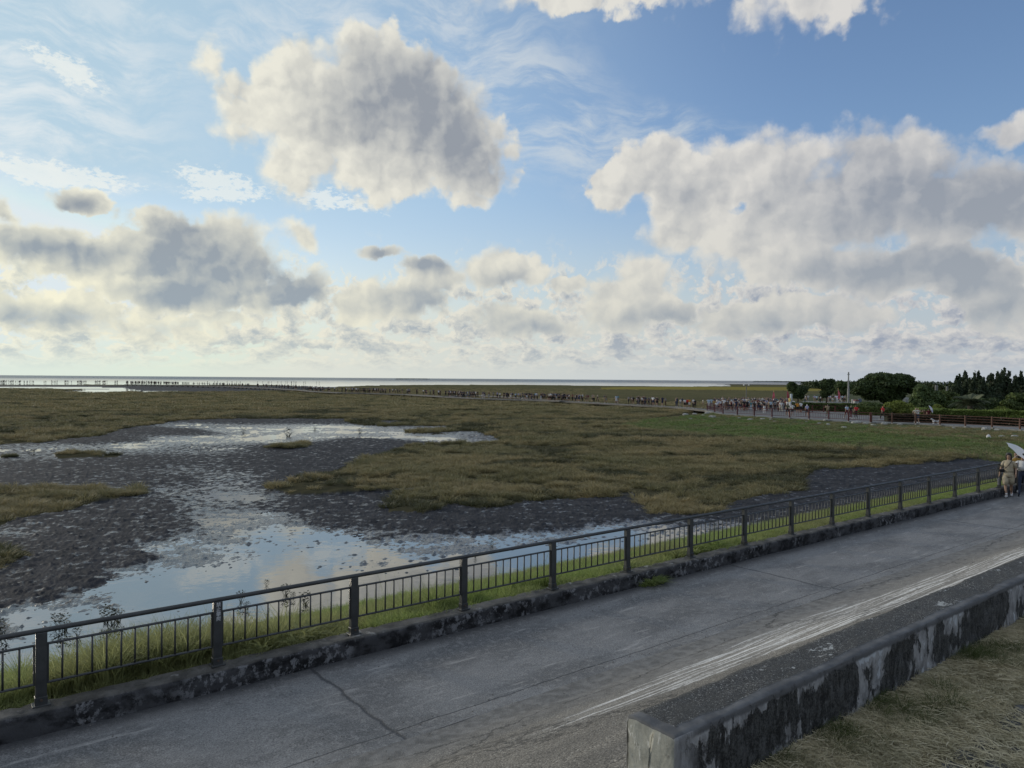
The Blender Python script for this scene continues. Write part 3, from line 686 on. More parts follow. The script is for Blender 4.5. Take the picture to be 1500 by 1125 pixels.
# ------------------------------------------------------------------ the railing on the kerb
M_RAIL = m_speck('rail_paint', (0.026, 0.028, 0.028), (0.046, 0.048, 0.048), rough=.48, scale=5, fine=90, bd=.0006, spec=.5)
M_BOLT = m_speck('rusty_bolt', (0.05, 0.04, 0.035), (0.10, 0.07, 0.05), rough=.6, scale=40)
M_LETTER = mat('faded_white_lettering', color=(.60, .61, .62), rough=.7)
FS, FT0, FD, NP = 10.56, 1.10, 2.075, 19
KZ = 1.395
fence = empty('railing', loc(FT0, FS, KZ), TH)
tag(fence, 'long dark grey metal railing with upright bars on the kerb of the concrete way', 'railing')
def build_railing():
    first = -1
    L0, L1 = first*FD - 1.0, (NP)*FD + .3
    m = MB(); n = int((L1-L0)/1.0)
    m.tube([(L0 + (L1-L0)*i/n, 0, .905) for i in range(n+1)], .032, 12)
    m.build('top_rail', M_RAIL, fence, smooth=True)
    pm = MB(); pm.box((0, 0, .445), (.118, .085, .885), bev=.006)
    pm.box((0, -.0, .055), (.134, .100, .110), bev=.004); pm.box((0, 0, .008), (.19, .16, .022), bev=.004)
    post0 = pm.build('post', M_RAIL, fence)
    bm = MB(); bm.tube([(0, -.050, .075), (0, -.064, .075)], .016, 8)
    bolt0 = bm.build('bolt', M_BOLT, post0)
    posts = []
    for i in range(first, NP+1):
        if i == first: p, bo = post0, bolt0
        else:
            p = post0.copy(); COL.objects.link(p); bo = bolt0.copy(); COL.objects.link(bo)
        p.parent = fence; bo.parent = p; p.location = (i*FD, random.uniform(-.004,.004), random.uniform(-.003,.003)); p.rotation_euler = (random.uniform(-.004,.004), random.uniform(-.005,.005), random.uniform(-.02,.02))
        posts.append(p)
    # framed panels between the posts
    W = FD - .118
    fm = MB(); fm.tube([(.059, 0, .735), (FD-.059, 0, .735)], .0165, 8); fm.tube([(.059, 0, .262), (FD-.059, 0, .262)], .0165, 8)
    for x in (.072, FD-.072): fm.box((x, 0, .498), (.022, .028, .50), bev=.003)
    bal = MB(); bal.tube([(0, 0, .27), (0, 0, .728)], .0125, 8)
    panel0 = fm.build('railing_panel', M_RAIL, fence, smooth=False); bar0 = bal.build('bar', M_RAIL, panel0, smooth=True)
    rest = MB(); nb = 0
    for i in range(first-1, NP+1):
        if i == first-1: p = panel0
        else: p = panel0.copy(); COL.objects.link(p)
        p.parent = fence; p.location = (i*FD, 0, 0)
        for k in range(11):
            x = .118/2 + (k+1)*W/12
            if i < 8 and i >= -1:
                b_ = bar0 if (i == -1 and k == 0) else bar0.copy()
                if b_ is not bar0: COL.objects.link(b_)
                b_.parent = p; b_.location = (x, random.uniform(-.002,.002), 0); b_.rotation_euler = (0, random.uniform(-.008,.008), 0); nb += 1
            else: rest.tube([(i*FD+x, 0, .27), (i*FD+x, 0, .728)], .0125, 6)
    r = rest.build('bars', M_RAIL, fence, smooth=True); r['kind'] = 'stuff'
    # the warning painted down the second post
    p = posts[2]
    cu = bpy.data.curves.new('lettering', 'FONT'); cu.body = '禁\n止\n攀\n爬'; cu.size = .066; cu.space_line = .98; cu.align_x = 'CENTER'; cu.extrude = .0006
    cu.materials.append(M_LETTER)
    tmp = bpy.data.objects.new('tmp', cu); COL.objects.link(tmp); bpy.context.view_layer.update()
    lme = bpy.data.meshes.new_from_object(tmp.evaluated_get(bpy.context.evaluated_depsgraph_get())); bpy.data.objects.remove(tmp)
    if not lme.materials: lme.materials.append(M_LETTER)
    lt = bpy.data.objects.new('lettering', lme); COL.objects.link(lt); lt.parent = p; lt.location = (.002, -.0445, .825); lt.rotation_euler = (R(90), 0, 0)
    p['label'] = 'post with a faded white four-character warning painted down it'
build_railing()

# ------------------------------------------------------------------ grasses
def leaf_mat(name, cols, trans=.35, rough=.6, patch=.25, pcol=None, spec=.25):
    """blades: colour varies from tuft to tuft and over the ground"""
    def f(t, b):
        rnd = t.node('ShaderNodeObjectInfo').outputs['Random']
        pos = t.node('ShaderNodeNewGeometry').outputs['Position']
        c = t.mix(rnd, cols[0], cols[1])
        k = n3(t, pos, patch, 4, .6)
        c = t.mix(t.ramp(k, .38, .62), c, cols[2] if len(cols) > 2 else cols[0])
        tn = attr(t, 'tone'); c = t.mix(t.m('MULTIPLY', tn, .7), c, cols[3] if len(cols) > 3 else cols[1])
        t.put(B(b, 'Base Color'), c); b.inputs['Roughness'].default_value = rough; b.inputs['Specular IOR Level'].default_value = spec
        tr = t.node('ShaderNodeBsdfTranslucent'); t.put(tr.inputs[0], c); mx = t.node('ShaderNodeMixShader'); mx.inputs[0].default_value = trans
        out = [n_ for n_ in t.n if n_.type == 'OUTPUT_MATERIAL'][0]
        t.l.new(b.outputs[0], mx.inputs[1]); t.l.new(tr.outputs[0], mx.inputs[2]); t.l.new(mx.outputs[0], out.inputs[0])
    return mat(name, f)
M_GREEN = leaf_mat('fresh_grass', [(0.185, 0.260, 0.070), (0.255, 0.330, 0.095), (0.260, 0.270, 0.115), (0.46, 0.48, 0.24)], trans=.58)
M_MARSH = leaf_mat('marsh_grass', [(0.190, 0.168, 0.082), (0.270, 0.222, 0.115), (0.140, 0.138, 0.066), (0.46, 0.37, 0.20)], trans=.3, patch=.12)
M_DARKG = leaf_mat('dark_marsh_plants', [(0.060, 0.068, 0.034), (0.095, 0.095, 0.046), (0.075, 0.075, 0.038), (0.15, 0.13, 0.07)], trans=.25)
M_BANK = leaf_mat('bank_herbs', [(0.085, 0.150, 0.038), (0.140, 0.205, 0.056), (0.150, 0.170, 0.072), (0.29, 0.32, 0.14)], trans=.35, patch=.22)
M_STRAW = leaf_mat('dry_straw', [(0.36, 0.31, 0.19), (0.50, 0.44, 0.29), (0.25, 0.225, 0.13), (0.64, 0.57, 0.41)], trans=.15, patch=1.6)
def blades(n, rad, h, w, lean, seed, seg=3, curl=.35, hv=.35, dome=False):
    r = np.random.default_rng(seed); V = []; F = []; T = []
    for i in range(n):
        a = r.uniform(0, 2*np.pi); d = rad*math.sqrt(r.uniform()); x, y = d*math.cos(a), d*math.sin(a)
        hh = h*(1-hv*r.uniform()); 
        if dome: hh *= math.sqrt(max(.08, 1-(d/rad)**2*.9))
        la = a + r.normal()*.8; L = lean*(.3+1.2*r.uniform())*(1+(d/max(rad,1e-6))*.8); dx, dy = math.cos(la), math.sin(la)
        fa = r.uniform(0, np.pi); wx, wy = math.cos(fa)*w/2, math.sin(fa)*w/2; n0 = len(V); tn = r.uniform()**3
        for s in range(seg+1):
            f = s/seg; off = L*hh*(f**(1+curl*2)); z = hh*f*(1-.18*L*f); k = 1-f**1.6*.95
            cx, cy = x+dx*off, y+dy*off
            if s < seg: V += [(cx-wx*k, cy-wy*k, z), (cx+wx*k, cy+wy*k, z)]; T += [tn*f, tn*f]
            else: V.append((cx, cy, z)); T.append(tn)
        for s in range(seg-1): F.append((n0+2*s, n0+2*s+1, n0+2*s+3, n0+2*s+2))
        F.append((n0+2*seg-2, n0+2*seg-1, n0+2*seg))
    return V, F, T
def proto(name, parts, m_):
    V = []; F = []; T = []
    for v, f, tt in parts: n = len(V); V += v; F += [tuple(i+n for i in q) for q in f]; T += tt
    me = mesh(name, V, F, m_, link=False, attrs=dict(tone=T)); return bpy.data.objects.new(name, me)
def scatter(name, pts, rots, scl, protos, pick, label=None, lean=None):
    """many tufts as one object; pts (n,3), rotation (n), scale (n) or (n,3)"""
    c = bpy.data.collections.new(name+'_kinds')
    for i, p in enumerate(protos): p.name = f'{name}_kind_{i:02d}'; c.objects.link(p)
    me = bpy.data.meshes.new(name); n = len(pts); me.vertices.add(n); me.vertices.foreach_set('co', np.asarray(pts, np.float32).ravel())
    scl = np.asarray(scl, np.float32); scl = np.repeat(scl[:,None], 3, 1) if scl.ndim == 1 else scl
    rv = np.zeros((n, 3), np.float32); rv[:,2] = rots
    if lean is not None: rv[:,0] = lean[:,0]; rv[:,1] = lean[:,1]
    for nm, a in (('rot', rv), ('scl', scl)):
        at = me.attributes.new(nm, 'FLOAT_VECTOR', 'POINT'); at.data.foreach_set('vector', a.ravel())
    at = me.attributes.new('pick', 'INT', 'POINT'); at.data.foreach_set('value', np.asarray(pick, np.int32))
    o = bpy.data.objects.new(name, me); COL.objects.link(o)
    for p in protos:
        for m_ in p.data.materials:
            if m_.name not in [x.name for x in me.materials]: me.materials.append(m_)
    g = bpy.data.node_groups.new(name, 'GeometryNodeTree'); g.interface.new_socket('Geometry', in_out='INPUT', socket_type='NodeSocketGeometry'); g.interface.new_socket('Geometry', in_out='OUTPUT', socket_type='NodeSocketGeometry')
    N = g.nodes; L = g.links; gi = N.new('NodeGroupInput'); go = N.new('NodeGroupOutput'); ip = N.new('GeometryNodeInstanceOnPoints'); ci = N.new('GeometryNodeCollectionInfo')
    ci.inputs[0].default_value = c; ci.inputs['Separate Children'].default_value = True; ci.inputs['Reset Children'].default_value = True
    def na(nm, ty): q = N.new('GeometryNodeInputNamedAttribute'); q.data_type = ty; q.inputs[0].default_value = nm; return q.outputs[0]
    L.new(gi.outputs[0], ip.inputs['Points']); L.new(ci.outputs[0], ip.inputs['Instance']); ip.inputs['Pick Instance'].default_value = True
    L.new(na('pick', 'INT'), ip.inputs['Instance Index']); L.new(na('rot', 'FLOAT_VECTOR'), ip.inputs['Rotation']); L.new(na('scl', 'FLOAT_VECTOR'), ip.inputs['Scale']); L.new(ip.outputs[0], go.inputs[0])
    md = o.modifiers.new('scatter', 'NODES'); md.node_group = g
    tag(o, label, kind='stuff'); return o

# --- grass slope from the kerb down to the water
def verge_z(s, t):
    s = np.asarray(s); base = np.interp(s, [10.7, 11.2, 15.9, 17.2], [1.33, 1.26, -.03, -.35])
    return base + fbm(np.asarray(t)*.8, s*.8, 3, 111)*.06
S_ = np.arange(10.68, 17.2, .12); T_ = np.arange(T0, T1, .2); TT, SS = np.meshgrid(T_, S_)
k_ = np.arange(TT.size).reshape(TT.shape)
verge = mesh('grass_slope', np.stack([TT, SS, verge_z(SS, TT)], -1), np.stack([k_[:-1,:-1], k_[:-1,1:], k_[1:,1:], k_[1:,:-1]], -1).reshape(-1, 4),
             m_speck('verge_soil', (0.085, 0.095, 0.040), (0.13, 0.14, 0.06), rough=.95, scale=2.2, fine=22, bd=.03, spec=.1), smooth=True, rz=TH)
tag(verge, 'grassed slope below the railing', kind='structure')
def scatter_verge():
    protos = [proto('short_tuft', [blades(34, .14, .17, .010, .55, 200+i)], M_GREEN) for i in range(3)]
    protos += [proto('long_tuft', [blades(40, .13, .62, .015, .45, 220+i, seg=4, curl=.8)], M_GREEN) for i in range(3)]
    protos += [proto('stalks', [blades(5, .10, 1.05, .005, .28, 240+i, seg=4, curl=.6)], M_GREEN) for i in range(2)]
    protos += [proto('broad_weed', [blades(26, .12, .26, .05, 1.1, 250, seg=3, curl=.9)], M_GREEN)]
    P = []; Rr = []; Sc = []; K = []
    def put(t, s, k, sc, dz=0): P.append(loc(t, s, float(verge_z(s, t))+dz)); Rr.append(rng.uniform(0, 6.28)); Sc.append(sc); K.append(k)
    n = 0
    while n < 15000:
        t = T0*.2 + (38-T0*.2)*rng.uniform()**1.35; s = rng.uniform(10.71, 15.9)
        dens = .5+.5*float(perlin(t*.5, s*.6, 5))*1.3
        if rng.uniform() > dens + .25: n += 1; continue
        put(t, s, int(rng.integers(0, 3)), rng.uniform(.6, 1.25)); n += 1
    # stands of long grass: along positions on the kerb (t, spread, number)
    for (tc, sp, nn, s0, s1, sc) in [(1.6, .8, 80, 11.0, 12.6, .85), (2.6, .75, 230, 10.95, 12.2, 1.08), (-.3, .9, 110, 11, 13, .75), (0.4, .5, 50, 11, 12.5, .7), (5.4, .9, 80, 11.3, 12.8, .62), (7.35, .45, 60, 11.0, 12.2, .78), (9.2, .4, 40, 11, 12.2, .7), (14.4, .6, 70, 11, 12.3, .62),
                                  (17.5, 2.0, 60, 11, 12.5, .5), (24, 4, 90, 11, 13, .5), (31, 4, 80, 11, 13, .45)]:
        for _ in range(nn): put(rng.normal(tc, sp), rng.uniform(s0, s1), 3+int(rng.integers(0, 3)), sc*rng.uniform(.6, 1.15))
    for (tc, sp, nn) in [(1.0, 1.6, 26), (3.6, .8, 14), (5.6, 1.2, 12), (7.5, .5, 8), (9.3, 1.0, 9), (12, 2, 7), (14.6, .6, 10)]:
        for _ in range(nn): put(rng.normal(tc, sp), rng.uniform(11.0, 12.6), 6+int(rng.integers(0, 2)), rng.uniform(.6, 1.1))
    for (tc, sp, nn) in [(4.7, .35, 26), (14.4, .5, 40), (11.8, .3, 8)]:
        for _ in range(nn): put(rng.normal(tc, sp), rng.uniform(10.9, 11.5), 8, rng.uniform(.6, 1.2))
    # a weed rooted at the foot of the kerb on the road
    for _ in range(14): P.append(loc(rng.normal(12.05, .16), rng.uniform(10.27, 10.34), 1.10)); Rr.append(rng.uniform(0, 6.28)); Sc.append(rng.uniform(.5, .9)); K.append(8)
    scatter('grass', P, Rr, Sc, protos, K, 'fresh green grass on the slope behind the railing')
scatter_verge()

# --- dry straw and green tufts on the crest beside the wall
def lying(n, rad, L, w, seed):
    r = np.random.default_rng(seed); V = []; F = []; T = []
    for i in range(n):
        x, y = r.normal(0, rad, 2); a = r.uniform(0, 2*np.pi); bend = r.normal()*.9; l = L*r.uniform(.4, 1.2); z = r.uniform(0, .035); up = r.uniform(-.05, .35)
        n0 = len(V); tn = r.uniform(); px_, py_ = x, y
        for s in range(5):
            f = s/4; aa = a+bend*f; k = w*.5*(1-f*.7); V += [(px_-math.sin(aa)*k, py_+math.cos(aa)*k, z+.002), (px_+math.sin(aa)*k, py_-math.cos(aa)*k, z+.004)]; T += [tn, tn]
            px_ += math.cos(aa)*l/4; py_ += math.sin(aa)*l/4; z += up*l/4*(1-f*1.6); z = max(z, .002)
        for s in range(4): F.append((n0+2*s, n0+2*s+1, n0+2*s+3, n0+2*s+2))
    return V, F, T
def scatter_straw():
    protos = [proto('straw', [lying(100, .08, .10, .0036, 300+i)], M_STRAW) for i in range(5)]
    protos += [proto('dry_tuft', [blades(34, .05, .11, .0028, 1.3, 320+i, seg=4, curl=.9)], M_STRAW) for i in range(3)]
    protos += [proto('green_tuft', [blades(60, .06, .15, .0034, .9, 330+i, seg=4, curl=.9)], leaf_mat('tuft_green', [(0.07, 0.095, 0.028), (0.11, 0.135, 0.045), (0.08, 0.10, 0.03), (0.20, 0.20, 0.10)], trans=.4, patch=2)) for i in range(3)]
    P = []; Rr = []; Sc = []; K = []
    def gz(t, s): return float(np.interp(s, [-6, 1.9, 2.45, 2.56], [3.06, 3.05, 3.08, 3.06])) + float(fbm(np.array(t*1.5), np.array(s*1.5), 4, 101))*.035
    def put(t, s, k, sc): P.append(loc(t, s, gz(t, s)+.004)); Rr.append(rng.uniform(0, 6.28)); Sc.append(sc); K.append(k)
    for _ in range(6500):
        t = 3.0 + rng.uniform()**1.2*10; s = rng.uniform(.6, 2.52)
        if s < 1.93 and rng.uniform() > .17 + .5*max(0, float(perlin(t*2.2, s*3, 8))): continue
        put(t, s, int(rng.integers(0, 5)) if rng.uniform() < .72 else 5+int(rng.integers(0, 3)), rng.uniform(.7, 1.25))
    for (tc, sc_, sp, nn) in [(4.62, 2.42, .09, 22), (5.35, 2.42, .16, 16), (5.5, 2.22, .25, 18), (6.9, 2.43, .14, 34), (7.2, 2.38, .15, 14), (4.05, 2.4, .1, 5), (8.5, 2.42, .3, 14)]:
        for _ in range(nn): put(rng.normal(tc, sp), min(2.5, rng.normal(sc_, .09)), 8+int(rng.integers(0, 3)), rng.uniform(.6, 1.15))
    scatter('straw', P, Rr, Sc, protos, K, 'dry straw and green tufts beside the low wall')
scatter_straw()

def scatter_grit():
    protos = []
    for i in range(4):
        r = np.random.default_rng(800+i); V = [(r.uniform(.6, 1)*math.cos(a), r.uniform(.6, 1)*math.sin(a), z) for z in (-.2, .35) for a in np.linspace(0, 5.4, 6)] + [(0, 0, .6)]
        F = [(k, (k+1)%6, 6+(k+1)%6, 6+k) for k in range(6)] + [(6+k, 6+(k+1)%6, 12) for k in range(6)]
        protos.append(bpy.data.objects.new('stone', mesh('stone', V, F, m_speck('grit_stone', (.07,.068,.062), (.24,.23,.21), rough=.9, scale=1.5), link=False)))
    P = []; Sc = []
    for _ in range(900):
        t = rng.uniform(-2, 30); s = 10.33-abs(rng.normal())*.25 if rng.uniform() < .6 else rng.normal(7.75, .25)
        P.append(loc(t, s, 1.104 if s > 8 else float(np.interp(s, [6.6, 7.2, 7.56, 8], [1.36, 1.18, 1.149, 1.10]))+.006)); Sc.append(rng.uniform(.003, .014))
    scatter('grit', P, rng.uniform(0, 6, 900), Sc, protos, rng.integers(0, 4, 900), 'loose grit and small stones along the road edges')
scatter_grit()

# --- marsh meadow: clumps on the flat
def scatter_marsh():
    protos = [proto('clump', [blades(120, .30, .36, .026, .8, 400+i, seg=2, curl=.6, dome=True)], M_MARSH) for i in range(4)]
    protos += [proto('far_clump', [blades(70, .9, .38, .09, .7, 420+i, seg=2, dome=True)], M_MARSH) for i in range(3)]
    protos += [proto('dark_clump', [blades(80, .30, .34, .03, .8, 440+i, seg=2, dome=True)], M_DARKG) for i in range(2)]
    P = []; Rr = []; Sc = []; K = []
    BK = [(925,628),(1000,634),(1050,639),(1100,644),(1150,649),(1200,653),(1250,658),(1300,663),(1380,670),(1440,674),(1500,683),(1600,699),(1900,730),(1900,560),(1165,560),(1165,592),(1036,600),(960,612)]
    def batch(n, d0, d1, a0, a1, pick, s0, s1, pw=1.0, keep=None):
        d = np.sqrt(rng.uniform(d0**2, d1**2, n)) if pw == 1 else d0+(d1-d0)*rng.uniform(0, 1, n)**pw
        a = rng.uniform(R(a0), R(a1), n); X, Y = d*np.sin(a), d*np.cos(a)
        M = flat_masks(X, Y); g = M[0] & ~M[2] & ~inside(BK, *to_px(X, Y))
        # bare runnels between the stands
        hole = fbm(X*.16, Y*.30, 4, 131); g &= ~((hole + fbm(X*.9, Y*1.3, 3, 133)*.22 > .17) & (rng.uniform(0, 1, n) < .95))
        if keep is not None: g &= keep(X, Y)
        X, Y = X[g], Y[g]; Z = flat_height(X, Y, tuple(m[g] for m in M)); dk = fbm(X*.09, Y*.14, 4, 140)
        ed = wetness(*to_px(X, Y))
        for x, y, z, q in zip(X, Y, Z, dk):
            P.append((x, y, z-.05)); Rr.append(rng.uniform(0, 6.28)); f = rng.uniform(s0, s1)
            Sc.append((f, f, f*rng.uniform(.7, 1.15))); K.append(pick(q))
    def pk(q): return int(rng.integers(0, 4)) if q < .16+rng.normal()*.06 else 7+int(rng.integers(0, 2))
    batch(21000, 21, 62, -42, 42, pk, .55, 1.5)
    batch(22000, 60, 130, -42, 40, pk, .8, 2.0)
    batch(22000, 125, 420, -42, 40, lambda q: 4+int(rng.integers(0, 3)) if q < .2 else 7+int(rng.integers(0, 2)), 1.1, 1.9, pw=1.6)
    print('marsh clumps', len(P))
    scatter('marsh_grass', P, Rr, Sc, protos, K, 'brown olive marsh grass covering the flat')
scatter_marsh()

# --- young mangroves and dark tufts standing in the water
M_SEED = leaf_mat('mangrove_leaf', [(0.020, 0.026, 0.012), (0.035, 0.040, 0.018), (0.025, 0.028, 0.014), (0.05, 0.05, 0.03)], trans=.2)
def seedling_mesh(seed, h, n, spread, w):
    V, F, T = blades(n, spread*.35, h, w, .75, seed, seg=3, curl=.5, hv=.7)
    r = np.random.default_rng(seed)
    for i in range(n*6):   # leaf whorls up the stems
        a = r.uniform(0, 6.28); z = h*r.uniform(.3, .95); d = spread*r.uniform(.1, .9); n0 = len(V); ww = w*1.6; l = spread*.35
        ca, sa = math.cos(a), math.sin(a); zz = r.uniform(-.2, .6)*l
        V += [(ca*d, sa*d, z), (ca*(d+l/2)-sa*ww, sa*(d+l/2)+ca*ww, z+zz*.5), (ca*(d+l), sa*(d+l), z+zz), (ca*(d+l/2)+sa*ww, sa*(d+l/2)-ca*ww, z+zz*.5)]; T += [.2]*4; F.append((n0, n0+1, n0+2, n0+3))
    return mesh('mangrove_seedling', V, F, M_SEED, link=False, attrs=dict(tone=T))
def seedlings():
    kinds = [seedling_mesh(500+i, .42, 16, .17, .018) for i in range(4)]
    L = [(391,859,.62,'bushy young mangrove in water, its top showing above the railing'),
         (353,883,1.0,'thin tall young mangrove in water right of the lettered post'),
         (362,893,.6,'small young mangrove in water right beside the tall one near the lettered post'),
         (418,873,.95,'ragged young mangrove in water behind the third bay of the railing'),
         (429,878,.6,'smallest young mangrove in water between two ragged ones'),
         (447,887,1.1,'dark leafy young mangrove in water left of the third railing post'),
         (84,921,1.1,'young mangrove in water just right of the first railing post'),
         (94,925,1.2,'dense dark young mangrove beside the first railing post'),
         (113,933,.8,'short young mangrove in water behind the first railing bay'),
         (155,914,1.35,'large brownish young mangrove clump in water behind the long grass'),
         (166,915,1.2,'brown young mangrove leaning against the large clump'),
         (174,912,.95,'thin young mangrove right of the large brown clump'),
         (2,934,1.2,'young mangrove in water at the left edge of the picture'),
         (720,802,.75,'pointed young mangrove in water behind the fifth railing post bay'),
         (696,817,.55,'small spiky young mangrove in water left of the pointed one')]
    for i, (px, py, sc, lb) in enumerate(L):
        g = ground(px, py, -.01); o = bpy.data.objects.new('mangrove_seedling', kinds[i % 4]); COL.objects.link(o)
        o.location = g; o.rotation_euler = (0, 0, rng.uniform(0, 6)); d = rng.uniform(.9, 1.1)
        sc *= .68; o.scale = (sc*d, sc*d, sc*1.05); tag(o, lb, 'seedling', 'young mangroves standing in the near water')
    far = [(357,635,.9,'dark upright stump alone in the far bright water'), (422,640,1.6,'low dark bush alone in the glittering far water'), (461,630,.7,'thin stump right of the low bush in the far water'),
           (527,635,1.0,'dark tuft in the far water near the meadow edge'), (48,667,.8,'tiny dark tuft on the mud at the far left'), (613,632,1.0,'dark tuft at the tip of the far meadow spit'),
           (690,776,.0,''), (732,783,.0,'')]
    for i, (px, py, sc, lb) in enumerate(far):
        if not sc: continue
        g = ground(px, py, 0); o = bpy.data.objects.new('marsh_bush', kinds[i % 4]); COL.objects.link(o); o.location = g
        k = 1.25*sc; o.scale = (k*1.3, k*1.3, k); o.rotation_euler = (0, 0, i); tag(o, lb, 'bush')
seedlings()

# ------------------------------------------------------------------ the raised plaza at the right and the bank below it
PZ = 0.70
U_PX = [(1034,601.5),(1046,604.5),(1059,607),(1080,608.5),(1105,610),(1131,612),(1157,613),(1185,614.5),(1214,616.5),(1243,618),(1275,619.5),(1307,620.5),(1340,621.5),(1377,623.5),(1414,625.5),(1453,627.5),(1494,630.5),(1560,636),(1700,648),(2000,676)]
UP = [ground(x, y, PZ) for x, y in U_PX]
def poly_at(P, f):
    f = min(max(f, 0), len(P)-1.0001); i = int(f); return P[i].lerp(P[i+1], f-i)
M_PLAZA = m_speck('plaza_concrete', (0.10, 0.10, 0.10), (0.16, 0.158, 0.15), rough=.85, scale=.5, fine=9, bd=.01)
def build_plaza():
    back = [ground(1036, 596, PZ), ground(1062, 593.2, PZ), ground(1110, 591.5, PZ), ground(1165, 590, PZ), ground(1180, 587.5, PZ), ground(1250, 589, PZ), ground(1275, 603, PZ), ground(1340, 612, PZ), ground(1500, 620, PZ), ground(1700, 635, PZ), Vector((300, 20, PZ))]
    ring = UP + list(reversed(back))
    V = [tuple(p) for p in ring] + [(p.x, p.y, -.6) for p in ring]; n = len(ring)
    F = [tuple(range(n))] + [(i, n+i, n+(i+1)%n, (i+1)%n) for i in range(n)]
    o = mesh('pavement', V, F, M_PLAZA); tag(o, 'grey paved promenade raised above the marsh', kind='structure')
    bm_ = o.data
    if bm_.polygons[0].normal.z < 0: bm_.flip_normals()
    # kerb beam the railing stands on
    m = MB(); Vv = []; Ff = []
    for i, p in enumerate(UP):
        a = UP[max(i-1, 0)]; b = UP[min(i+1, len(UP)-1)]; d = (b-a).normalized(); nn = Vector((d.y, -d.x, 0))
        for (k, z) in ((.16, -.5), (.16, PZ+.07), (-.12, PZ+.07), (-.12, PZ-.02)): q = p+nn*k; Vv.append((q.x, q.y, z))
    for i in range(len(UP)-1):
        for k in range(3): Ff.append((i*4+k, i*4+k+1, i*4+4+k+1, i*4+4+k))
    o2 = mesh('pavement_edge', Vv, Ff, m_speck('edge_concrete', (0.13, 0.13, 0.125), (0.20, 0.195, 0.185), rough=.85, scale=1.2, fine=14, bd=.01)); tag(o2, 'pale concrete edge beam of the promenade', kind='structure')
build_plaza()
def park_lawn():
    R_ = [ground(1176, 589, .64), ground(1176, 578, .64), Vector((230, 420, .64)), Vector((500, 420, .64)), Vector((500, 10, .64)), ground(1705, 634, .64), ground(1500, 619, .64), ground(1340, 611, .64), ground(1270, 603, .64), ground(1250, 590, .64)]
    n = len(R_); V = [tuple(p) for p in R_] + [(p.x, p.y, -.6) for p in R_]
    def f(t, b):
        o = t.node('ShaderNodeNewGeometry').outputs['Position']; k = n3(t, o, .2, 5, .6); g = n3(t, o, 2.5, 4, .6)
        t.put(B(b, 'Base Color'), t.mix(t.ramp(k, .35, .65), (0.035, 0.045, 0.018), (0.075, 0.078, 0.036))); bump(t, b, g, .1)
    o = mesh('park_ground', V, [tuple(range(n))] + [(i, n+i, n+(i+1)%n, (i+1)%n) for i in range(n)], mat('park_lawn', f, rough=.95, spec=.1)); tag(o, 'dark lawn under the park trees', kind='structure')
    if o.data.polygons[0].normal.z < 0: o.data.flip_normals()
park_lawn()

L_PX = [(905,622),(925,629),(1000,635),(1050,640),(1100,645),(1150,650),(1200,654),(1250,659),(1300,664),(1380,671),(1440,675),(1500,684),(1600,700),(1750,730)]
UW = [(925,616),(965,612.5),(1000,609),(1030,606)]
def resample(P, n):
    d = [0]
    for a, b in zip(P[:-1], P[1:]): d.append(d[-1]+(b-a).length)
    out = []
    for k in range(n):
        q = d[-1]*k/(n-1); i = max(j for j in range(len(d)) if d[j] <= q+1e-9); i = min(i, len(P)-2)
        out.append(P[i].lerp(P[i+1], (q-d[i])/max(d[i+1]-d[i], 1e-9)))
    return out
def at_px(P, xs):
    """points on a polyline by the photograph column they are seen in"""
    c = [to_px(np.array(p.x), np.array(p.y), p.z)[0] for p in P]; out = []
    for x in xs:
        i = max(0, min(len(P)-2, int(np.searchsorted(c, x))-1)); out.append(P[i].lerp(P[i+1], (x-c[i])/(c[i+1]-c[i])))
    return out
LOW = [ground(x, y, 0.0) for x, y in L_PX]
xs = np.concatenate([np.linspace(915, 1500, 150), np.linspace(1504, 1740, 40)])
TOPL = [ground(x, y, z) for (x, y), z in zip(UW, (.15, .42, .55, .62))] + [p - Vector((0, 0, .04)) for p in UP[1:]]
lowp = at_px(LOW, xs); topp = at_px(TOPL, xs)
BV = []; NBK = 34
for j in range(NBK):
    f = j/(NBK-1)*1.04 - .04
    for i in range(len(xs)):
        p = lowp[i].lerp(topp[i], f); z = topp[i].z*(sstep(f, -.04, 1)*.35 + .65*max(f, 0)) + (-.12 if f < 0 else 0)
        BV.append((p.x, p.y, z))
BV = np.array(BV); BV[:,2] += (fbm(BV[:,0]*.6, BV[:,1]*.6, 4, 151)*.13 + fbm(BV[:,0]*.15, BV[:,1]*.2, 2, 152)*.14)*np.repeat(np.sin(np.linspace(0, 1, NBK)*np.pi), len(xs))
k_ = np.arange(NBK*len(xs)).reshape(NBK, len(xs))
BFc = np.stack([k_[:-1,:-1], k_[:-1,1:], k_[1:,1:], k_[1:,:-1]], -1).reshape(-1, 4)
def f_bank(t, b):
    o = t.node('ShaderNodeNewGeometry').outputs['Position']; k = n3(t, o, .35, 5, .6); f = n3(t, o, 2.5, 5, .7)
    c = t.mix(t.ramp(k, .38, .6), (0.060, 0.085, 0.032), (0.115, 0.115, 0.058)); c = t.mix(t.ramp(f, .45, .7, 0, .6), c, (0.11, 0.115, 0.05))
    t.put(B(b, 'Base Color'), c); bump(t, b, f, .15, 1)
bank = mesh('grass_bank', BV, BFc, mat('bank_soil', f_bank, rough=.95, spec=.1), smooth=True)
tag(bank, 'green bank between the marsh and the promenade', kind='structure')
